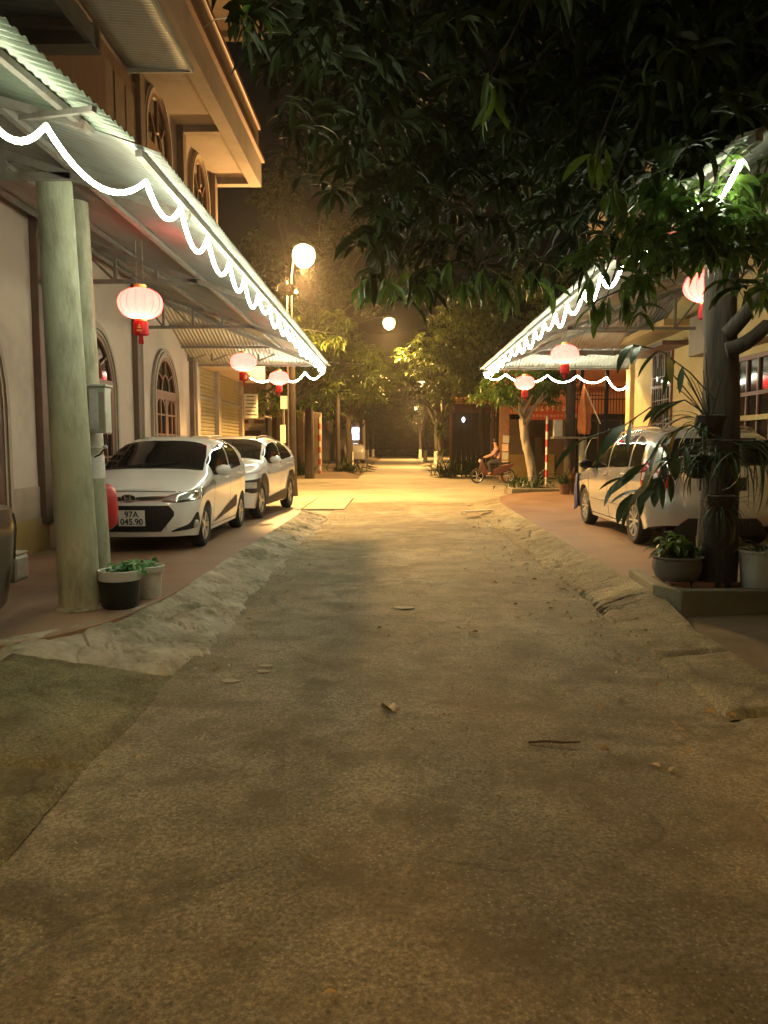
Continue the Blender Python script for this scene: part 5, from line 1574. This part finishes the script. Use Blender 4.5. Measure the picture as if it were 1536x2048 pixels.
tree('mango_tree', 'tall dim tree rising behind the nearer street lamp', (-4.0, 36.0, 0),
     [((-1.6, 35.0, 9.6), (2.6, 1.8, 2.2)), ((-4.6, 35.5, 9.0), (2.6, 1.8, 2.4)), ((-2.9, 35.0, 12.5), (3.2, 1.8, 2.0)), ((.6, 36, 11.2), (1.8, 1.4, 1.8))], 110, 9, .36, .40, .085, 9, .2, 7.0, 14, group=TG)
# tree with pale trunk at the corner on the right
tree('street_tree', 'small tree with a pale pollarded trunk and green tuft beside the marker post', (4.36, 24.0, .05),
     [((3.5, 23.6, 3.35), (1.0, .8, .55)), ((4.5, 23.8, 3.5), (.8, .7, .5)), ((3.0, 23.4, 2.95), (.7, .6, .4)), ((5.0, 23.9, 3.2), (.6, .5, .45))], 60, 7, .18, .26, .045, 10, .15, 2.3, 9, bark='palebark', group=None, lean=(-.42, 0), leafm='leafnear')
pn2 = thing('planter', 'low planter kerb with leafy plants around the pale trunked tree', 'planter', (4.36, 24.0, 0))
MB().span((-.85, -.8, -.02), (.85, .8, .22)).build('kerb', M['concrete'], pn2, bevel=.02)
V, F = straps(150, .55, .05, (.5, 1.4), (.6, 2.0), 4, rad=.34); V[:, 0] -= .25; plant(pn2, V, F, M['strap'], .26)
for lab, p, mm, L in (('pot of red brown long leaves at the left rear of the silver car nose', (5.05, 21.9, .15), 'redleaf', .62), ('pot of long arching green leaves next to the red brown plant', (4.75, 21.6, .15), 'strap', .6), ('small potted plant in the middle of the far right pavement', (3.6, 44.5, .15), 'strap', .55)):
    r_ = thing('potted_plant', lab, 'potted plant', p)
    pot([(0, 0), (.13, 0), (.18, .28), (.195, .30), (.17, .30), (.15, .24), (0, .24)], M['clay'], r_, 16)
    V, F = straps(46, L, .045, (.7, 1.5), (.5, 2.0), 5, rad=.06); plant(r_, V, F, M[mm], .26)
dr = thing('dracaena', 'spiky leaved dracaena on a bare stem on the far right pavement', 'dracaena', (2.5, 43.5, .14))
MB().tube([(0, 0, 0), (.04, 0, .8), (-.03, 0, 1.6), (.05, 0, 2.2)], [.09, .07, .06, .05], 8).build('stem', M['palebark'], dr, smooth=60)
V, F = straps(70, .95, .07, (-.3, 1.4), (.6, 1.6), 4, rad=.06); plant(dr, V, F, M['strap'], 2.2)
V, F = straps(40, .6, .06, (-.2, 1.2), (.6, 1.6), 4, rad=.1); plant(dr, V, F, M['strap'], 1.0)

# ------------------------------------------------------------------ far left: house, wall, pillars, bank
fh = thing('house', 'dim grey rendered house with two small vents across the cross street on the left', 'house', (-8.2, 40, 0))
MB().span((-2.6, 0, 0), (1.5, 6, 3.3)).build('wall', M['wall'], fh)
MB().span((-2.9, -.5, 3.3), (1.9, 6, 3.5)).build('roof_slab', M['brownpaint'], fh)
MB().span((-2.6, .3, 3.5), (1.5, 6, 7)).build('upper_wall', M['brownpaint'], fh)
for x0, x1, z0, z1, nm in ((-1.6, -.55, .15, 2.35, 'door'), (.15, 1.25, .15, 2.3, 'door'), (.15, .62, 2.66, 2.86, 'vent'), (.92, 1.38, 2.66, 2.86, 'vent')):
    MB().span((x0, -.03, z0), (x1, .0, z1)).build(nm, M['darkwood'], fh)
fw = thing('wall', 'tall brown boundary wall between two pillars on the far left', 'wall', (-4.9, 38.6, 0))
MB().span((-.75, 0, 0), (.55, .2, 3.0)).build('panel', M['brownpaint'], fw)
for x in (-.85, .20, 1.05): 
    p_ = MB().span((x-.17, -.14, 0), (x+.17, .26, 3.15)).build('pillar', M['surround'] if x > 1 else M['brownpaint'], fw, bevel=.02)
MB().span((-1.3, .3, 0), (.7, 3, 3.3)).build('side_wall', M['darkwood'], fw)
for (px_, py_, sx, sz) in ((585, 840, .22, .8), (568, 805, .28, .5), (566, 868, .22, .7)):
    p = at(px_, py_, 30); o = MB().box((0, 0, 0), (sx, .03, sz)).build('placard', M['paper'], bevel=.01); o.location = p
    tag(o, {585: 'narrow pale placard tied right of the lamp post', 568: 'upper pale placard left of the lamp post', 566: 'lower pale placard left of the lamp post'}[px_], 'placard')
    MB().bar((0, .03, -p.z), (0, .03, .2), .03).build('stake', M['steel'], o)
for lab, x, y, sp in (('low dark shrub at the left end of the dark ribbed gate', 2.6, 36.9, .8), ('low dark shrub at the middle of the dark ribbed gate', 3.7, 36.7, .9), ('leafless tangled shrub at the foot of the far left trees', -2.6, 41, .9), ('dark shrub beside the far left wall', -4.7, 37.6, .7)):
    r_ = thing('shrub', lab, 'shrub', (x, y, .1))
    V, F = straps(150, 1.0, .06, (.4, 1.5), (.2, 1.4), 3, rad=sp*.4); plant(r_, V, F, M['leaf'], .0)
q = thing('shop', 'far left building with one bright bluish lit window behind the parked car', 'shop', (-4.6, 72, 0))
MB().span((-4, 0, 0), (1.6, 6, 4)).build('wall', M['wall'], q)
MB().span((.6, -.05, 2.1), (1.25, -.0, 3.2)).build('window', M['litpane'], q)
fc = copy_tree(kx); fc.location = (-3.35, 61, .16); fc.rotation_euler.z = .1

for ch in fc.children:
    if ch.type == 'MESH' and ch.data.materials and ch.data.materials[0] == M['white_car']:
        ch.data = ch.data.copy(); ch.data.materials[0] = M['dullcar']
fc.name = 'parked_car'; tag(fc, 'small pale car parked far down the street on the left under the trees', 'car')

# ------------------------------------------------------------------ far right: house with banner, gate, pillar
oh = thing('house', 'orange fronted house with a red banner and dark entrance across the cross street', 'house', (7.0, 36.5, 0))
MB().span((-1.9, 0, 0), (6, 6, 2.75)).build('wall', M['brownpaint'], oh)
MB().span((-1.9, -.06, 3.0), (6, 6, 6)).build('upper_wall', M['orange'], oh)
MB().span((-1.9, -.10, 0), (.5, .0, 1.1)).build('plinth', M['plinth'], oh)
for k in range(9): MB().span((-1.9, -.13, .06+k*.115), (.5, -.10, .06+k*.115+.085)).build('plinth_course', M['plinth'], oh)
MB().span((-.45, -.22, 0), (-.1, 0, 1.9)).build('pillar', M['plinth'], oh)
MB().span((-2.2, -1.2, 4.2), (6, .0, 4.35)).build('roof_slab', M['orange'], oh)
bn = MB().span((-.9, -.16, 2.72), (1.7, -.10, 3.45)).build('banner', M['banner']); bn.location = (7.0, 36.5, 0)
tag(bn, 'red banner with pale lettering across the front of the orange house', 'banner')
q = MB()
for row, (z, h_, n_) in enumerate(((3.12, .26, 9), (2.84, .12, 14))):
    for k in range(n_):
        x = -.75 + 2.3*k/n_; w_ = 2.3/n_*.7
        q.box((x+w_/2, -.165, z+h_/2), (w_*.28, .008, h_)); q.box((x+w_/2, -.166, z+h_*random.choice((.2, .5, .85))), (w_, .008, h_*.2))
        if random.random() < .5: q.box((x+w_*.9, -.167, z+h_*.5), (w_*.22, .008, h_*.8))
q.build('lettering', M['print'], bn)['kind'] = 'stuff'
tr_ = thing('porch_roof', 'strip of orange lit roof tiles left of the red banner', 'porch roof', (4.5, 37.2, 3.55))
q = MB().span((-1.7, .3, -.5), (1.9, .45, .55)).build('wall_plate', M['darkwood'], tr_)
for i in range(17):
    for j in range(3):
        P = [[(-.11+.22*a/6, -.25+.3*b, .045*math.sin(PI*a/6)) for b in (0, 1)] for a in range(7)]
        if i == 0 and j == 0: tm = MB().grid(P).build('roof_tile', M['terracotta'], tr_, smooth=60)
        else:
            o = tm.copy(); C.objects.link(o); o.parent = tr_
            tm2 = o
        (tm if i == 0 and j == 0 else o).location = (-1.75+.22*i, -.5+.28*j, -.02+.13*j)
        (tm if i == 0 and j == 0 else o).rotation_euler.x = .42
dk = thing('gate', 'dark ribbed metal gate under the tiled roof on the far right', 'gate', (4.5, 37.4, .1))
for k in range(16):
    MB().span((-1.75+.235*k, 0, 0), (-1.75+.235*k+.215, .05, 3.0)).build('panel', M['rusty'], dk)
for x in (-1.8, .2, 2.1): MB().span((x-.06, -.05, 0), (x+.06, .1, 3.3)).build('post', M['darkwood'], dk)
tag(MB().ball((3.25, 36.9, 2.75), (.07, .05, .12)).build('wall_lamp', M['smalllamp'], smooth=60), 'tiny white lamp glowing in the dark beside the tiled porch', 'lamp')
pp = thing('pillar', 'red brown gate pillar plastered with pale posters behind the motorcycle', 'pillar', (4.72, 33.6, 0))
MB().span((-.2, -.2, 0), (.2, .2, 3.3)).build('shaft', M['brick'], pp, bevel=.02)
MB().span((-.26, -.26, 3.3), (.26, .26, 3.42)).build('cap', M['redwood'], pp)
for k in range(5):
    MB().box((random.uniform(-.04, .06), -.206, .35+.36*k), (.27, .006, .31), 0, 0, random.uniform(-.08, .08)).build('poster', M['paper'] if k % 2 == 0 else M['print'], pp)
gt = thing('gate', 'black iron gate and bars beside the yellow house behind the silver car', 'gate', (6.6, 23.4, .0))
for k in range(4): MB().span((-1.15+.68*k, 0, .2), (-1.15+.68*k+.64, .05, 2.25)).build('panel', M['iron'], gt)
for k in range(30):
    x = -1.12+.09*k; MB().bar((x, .02, 2.25), (x, .02, 3.15+.06*math.sin(k*.9)), .018).build('bar', M['iron'], gt)
MB().bar((-1.2, .02, 2.9), (1.6, .02, 2.9), .03).bar((-1.2, .02, 2.3), (1.6, .02, 2.3), .04).build('rail', M['iron'], gt)
for x in (-1.0, -.25, 1.5): MB().span((x-.05, -.04, 0), (x+.05, .08, 3.9)).build('post', M['iron'], gt)
q = MB()
for (x, z) in ((-.05, 1.93), (.04, 1.93)): q.lathe([(.028, 0), (.04, .0), (.04, .006), (.028, .006)], (x, -.012, z), 12, 'y')
q.bar((-.22, -.01, 1.93), (-.17, -.01, 2.02), .02); q.build('lettering', M['paper'], gt)
up = thing('utility_pole', 'dark utility pole with a small platform behind the silver car bonnet', 'utility pole', (5.25, 23.3, 0))
MB().lathe([(.17, 0), (.15, 2), (.13, 5.5), (0, 5.5)], n=16).build('shaft', M['bark'], up, smooth=40)
MB().span((-.55, -.35, 1.72), (.75, .15, 1.77)).build('platform', M['steel'], up)
MB().span((-.52, -.25, 1.78), (-.28, -.02, 2.28)).build('box', M['meter'], up)
MB().lathe([(.12, 0), (.12, 1.7), (0, 1.7)], (.36, -.1, .05), 12).build('pipe', M['pole'], up, smooth=40)
MB().bar((-.1, -.1, 3.02), (.9, -.3, 2.98), .03).build('bracket', M['iron'], up)
pa = thing('parasol', 'folded faded orange parasol leaning by the dark utility pole', 'parasol', (5.62, 23.1, .1))
MB().tube([(.02, 0, 0), (.0, 0, 3.35)], .02, 8).build('pole', M['steel'], pa)
MB().lathe([(.13, 1.75), (.17, 1.95), (.15, 2.5), (.08, 3.0), (.012, 3.32)], n=16, wob=lambda t, z: 1+.28*math.sin(4*t+z)).build('cover', M['orangecloth'], pa, smooth=50)
tag(MB().tube([(5.55, 22.9, 3.25), (6.02, 22.8, 2.15)], .014, 6).build('rod', M['whitepaint']), 'thin white rod slanting beside the folded orange parasol', 'rod')

# ------------------------------------------------------------------ motorcycle and rider passing on the cross street
mc = thing('motorcycle', 'small motorcycle crossing the side street on the right with its rider', 'motorcycle', (3.95, 31.2, 0), PI)
for x in (-.62, .62):
    wl = bpy.data.objects.new('wheel', None); C.objects.link(wl); wl.parent = mc; wl.location = (x, 0, .29)
    MB().lathe([(.225, -.035), (.275, -.045), (.29, -.02), (.29, .02), (.275, .045), (.225, .035)], n=26, axis='y').build('tyre', M['rubber'], wl, smooth=50)
    q = MB().lathe([(.225, -.03), (.21, 0), (.225, .03)], n=26, axis='y')
    for k in range(5): q.bar((0, 0, 0), (.215*math.cos(k*1.2566), 0, .215*math.sin(k*1.2566)), .03, .02)
    q.build('rim', M['alloy'], wl, smooth=40)
MB().prism([(.40, .95), (.50, .90), (.56, .62), (.40, .36), (-.10, .30), (-.55, .45), (-.80, .72), (-.72, .78), (-.30, .70), (.05, .52), (.22, .55)], -.10, .10, 'y').build('fairing', M['bikered'], mc, bevel=.04)
MB().prism([(.02, .66), (-.70, .80), (-.74, .87), (-.35, .84), (.0, .76)], -.11, .11, 'y').build('seat', M['trim'], mc, bevel=.03)
MB().bar((.44, -.07, .95), (.62, -.07, .29), .035).bar((.44, .07, .95), (.62, .07, .29), .035).build('fork', M['chrome'], mc)
MB().tube([(.34, -.32, 1.02), (.44, -.12, 1.0), (.44, .12, 1.0), (.34, .32, 1.02)], .014, 6).build('handlebar', M['trim'], mc)
MB().ball((.53, 0, .90), (.06, .09, .08)).build('headlight', M['clearlens'], mc, smooth=60)
MB().tube([(-.2, -.13, .30), (-.75, -.15, .40)], .045, 8).build('exhaust', M['alloy'], mc, smooth=60)
MB().prism([(.45, .50), (.62, .60), (.82, .50), (.80, .48), (.62, .575), (.46, .47)], -.05, .05, 'y').build('mudguard', M['bikered'], mc)
MB().ball((-.80, 0, .76), (.04, .07, .05)).build('tail_light', M['redlens'], mc, smooth=60)

pr_ = thing('person', 'person in a pink shirt and dark trousers riding the small motorcycle', 'person', (3.95, 31.2, 0), PI)
def skin_body(name, V, E, R_, m, parent):
    me = bpy.data.meshes.new(name); me.from_pydata(V, E, []); me.materials.append(m)
    o = bpy.data.objects.new(name, me); C.objects.link(o); o.parent = parent
    md = o.modifiers.new('skin', 'SKIN'); md.use_smooth_shade = True
    if not me.skin_vertices: 
        bm = bmesh.new(); bm.from_mesh(me); bm.verts.layers.skin.verify(); bm.to_mesh(me); bm.free()
    for i, r in enumerate(R_):
        sv = me.skin_vertices[0].data[i]; sv.radius = (r, r) if not isinstance(r, tuple) else r; sv.use_root = (i == 0)
    sd = o.modifiers.new('round', 'SUBSURF'); sd.levels = 1; sd.render_levels = 2
    return o
BV = [(-.22, 0, .92), (-.20, 0, 1.10), (-.15, 0, 1.32), (-.12, 0, 1.42), (-.10, 0, 1.50), (-.08, 0, 1.62), (-.06, 0, 1.72),
      (-.13, .17, 1.38), (.02, .25, 1.16), (.30, .28, 1.05), (.36, .29, 1.03), (-.13, -.17, 1.38), (.02, -.25, 1.16), (.30, -.28, 1.05), (.36, -.29, 1.03),
      (-.18, .10, .88), (.20, .15, .82), (.10, .14, .42), (.22, .14, .37), (-.18, -.10, .88), (.20, -.15, .82), (.10, -.14, .42), (.22, -.14, .37)]
BE = [(0, 1), (1, 2), (2, 3), (3, 4), (4, 5), (5, 6), (3, 7), (7, 8), (8, 9), (9, 10), (3, 11), (11, 12), (12, 13), (13, 14), (0, 15), (15, 16), (16, 17), (17, 18), (0, 19), (19, 20), (20, 21), (21, 22)]
BR = [.14, .13, .15, .09, .055, .085, .08, .07, .05, .038, .035, .07, .05, .038, .035, .10, .075, .05, .045, .10, .075, .05, .045]
skin_body('body', BV, BE, BR, M['skin'], pr_)
SV = [BV[i] for i in (0, 1, 2, 3, 7, 8, 11, 12)]
skin_body('shirt', SV, [(0, 1), (1, 2), (2, 3), (3, 4), (4, 5), (3, 6), (6, 7)], [.155, .145, .165, .10, .085, .065, .085, .065], M['pinkshirt'], pr_)
TV = [BV[i] for i in (0, 15, 16, 17, 19, 20, 21)]
skin_body('trousers', TV, [(0, 1), (1, 2), (2, 3), (0, 4), (4, 5), (5, 6)], [.15, .115, .09, .062, .115, .09, .062], M['darktrousers'], pr_)
MB().ball((-.085, 0, 1.71), (.115, .10, .105)).build('hair', M['hair'], pr_, smooth=60)

# ------------------------------------------------------------------ small things lying about
pk_ = thing('plank', 'pale slotted timber plank lying on the right road edge near the crossing', 'plank', (1.80, 16.6, .10), -.45)
for y_ in (-.06, .06): MB().span((-.62, y_-.025, -.012), (.62, y_+.025, .02)).build('rail', M['wood'], pk_, bevel=.004)
for x_ in (-.6, -.2, .2, .58): MB().span((x_-.03, -.035, -.011), (x_+.03, .035, .019)).build('rung', M['wood'], pk_)
pk_.rotation_euler = (0, .04, 1.0)
st = MB().tube([(-.12, 0, .006), (-.03, .006, .010), (.05, -.004, .008), (.14, .008, .007)], [.006, .007, .006, .004], 6).build('stick', M['stick'], smooth=60)
p = gr(1105, 1493); st.location = (p.x, p.y, road_z(p.x, p.y)); tag(st, 'dark twig lying on the right half of the near road', 'stick')
# crumbled leaf litter gathered along the road edges: nobody could count it
lp = []
for k in range(420):
    y = random.uniform(2.5, 17)
    if random.random() < .62: x = random.gauss(1.62, .22)
    elif random.random() < .7: x = random.gauss(-1.28, .16)
    else: x = random.uniform(-1.3, 1.7)
    if -1.38 < x < 2.3: lp.append((x, y, (road_z(x, y) if x < 1.72 else road_z(1.72, y)+(x-1.72)*.24)+.012))
lp = np.array(lp); n_ = len(lp); Ls = RNG.uniform(.015, .075, n_)
V, F = leaf_arrays(lp, RNG.uniform(0, 2*PI, n_), RNG.uniform(-.1, .5, n_), RNG.uniform(.3, 1.5, n_), Ls, Ls*RNG.uniform(.25, .5, n_), 3, .5, RNG.normal(0, .5, n_))
tag(np_mesh('leaf_litter', V, F, M['leafdry']), kind='stuff')
def fallen(px, py, L, lab, group=None, az=None, big_=False):
    p = gr(px, py)
    V, F = leaf_arrays(np.zeros((1, 3)), np.zeros(1), np.array([random.uniform(.1, .5)]), np.array([random.uniform(.6, 1.3) if not big_ else 1.5]), np.array([L]), np.array([L*random.uniform(.3, .42)]), 6, random.uniform(.4, .9), np.array([random.uniform(-.4, .4)]))
    o = np_mesh('fallen_leaf', V, F, M['leafdry'])
    z = road_z(p.x, p.y) if -1.42 < p.x < 1.82 else (.06 if p.x > 1.82 else .08)
    o.location = (p.x, p.y, z+.004+.35*0); o.rotation_euler = (random.gauss(0, .12), 0, random.uniform(0, 2*PI) if az is None else az)
    return tag(o, lab, 'leaf', group)
fallen(787, 1428, .19, 'curled pale fallen leaf standing out alone in the middle of the road', None, 1.9, True)
fallen(645, 1997, .05, 'fallen leaf lowest in the view near the bottom edge', None, .2)
fallen(1262, 1222, .13, 'large pale fallen leaf on the right drain edge below the planter', None, 1.0)
fallen(1198, 1504, .06, 'small pale fallen leaf right of the dark twig', None, .1)
for (px, py, L) in ((955, 1266, .12), (752, 1262, .06), (695, 1216, .06), (1030, 1160, .12), (1045, 1133, .10), (1035, 1168, .09), (985, 1168, .06), (970, 1115, .08), (875, 1107, .07), (880, 1113, .07), (1062, 1160, .12), (1260, 1205, .10), (1190, 1240, .08), (1275, 1256, .08), (575, 1148, .10), (910, 1256, .06), (560, 1125, .08), (1110, 1218, .09), (1180, 1228, .1), (1230, 1258, .07), (1120, 1180, .08), (505, 1335, .04), (300, 1665, .05), (1480, 1740, .05), (870, 1552, .03), (590, 1085, .09)):
    fallen(px, py, L, 'dry fallen mango leaf lying on the road', 'fallen leaves on the road')

# ------------------------------------------------------------------ thin volume added to mimic the glare round the lamps
hz = MB().span((-60, -30, -1.1), (60, 135, 16)).build('glare_volume', M['soil'])
hm = bpy.data.materials.new('glare_scatter'); hm.use_nodes = True
hn = hm.node_tree
hn.nodes.remove(hn.nodes['Principled BSDF'])
pv_ = hn.nodes.new('ShaderNodeVolumePrincipled')
pv_.inputs['Color'].default_value = (.95, .90, .84, 1)
pv_.inputs['Density'].default_value = .0007
pv_.inputs['Anisotropy'].default_value = .82
hn.links.new(pv_.outputs[0], hn.nodes['Material Output'].inputs['Volume'])
hz.data.materials.clear(); hz.data.materials.append(hm)
tag(hz, kind='stuff')
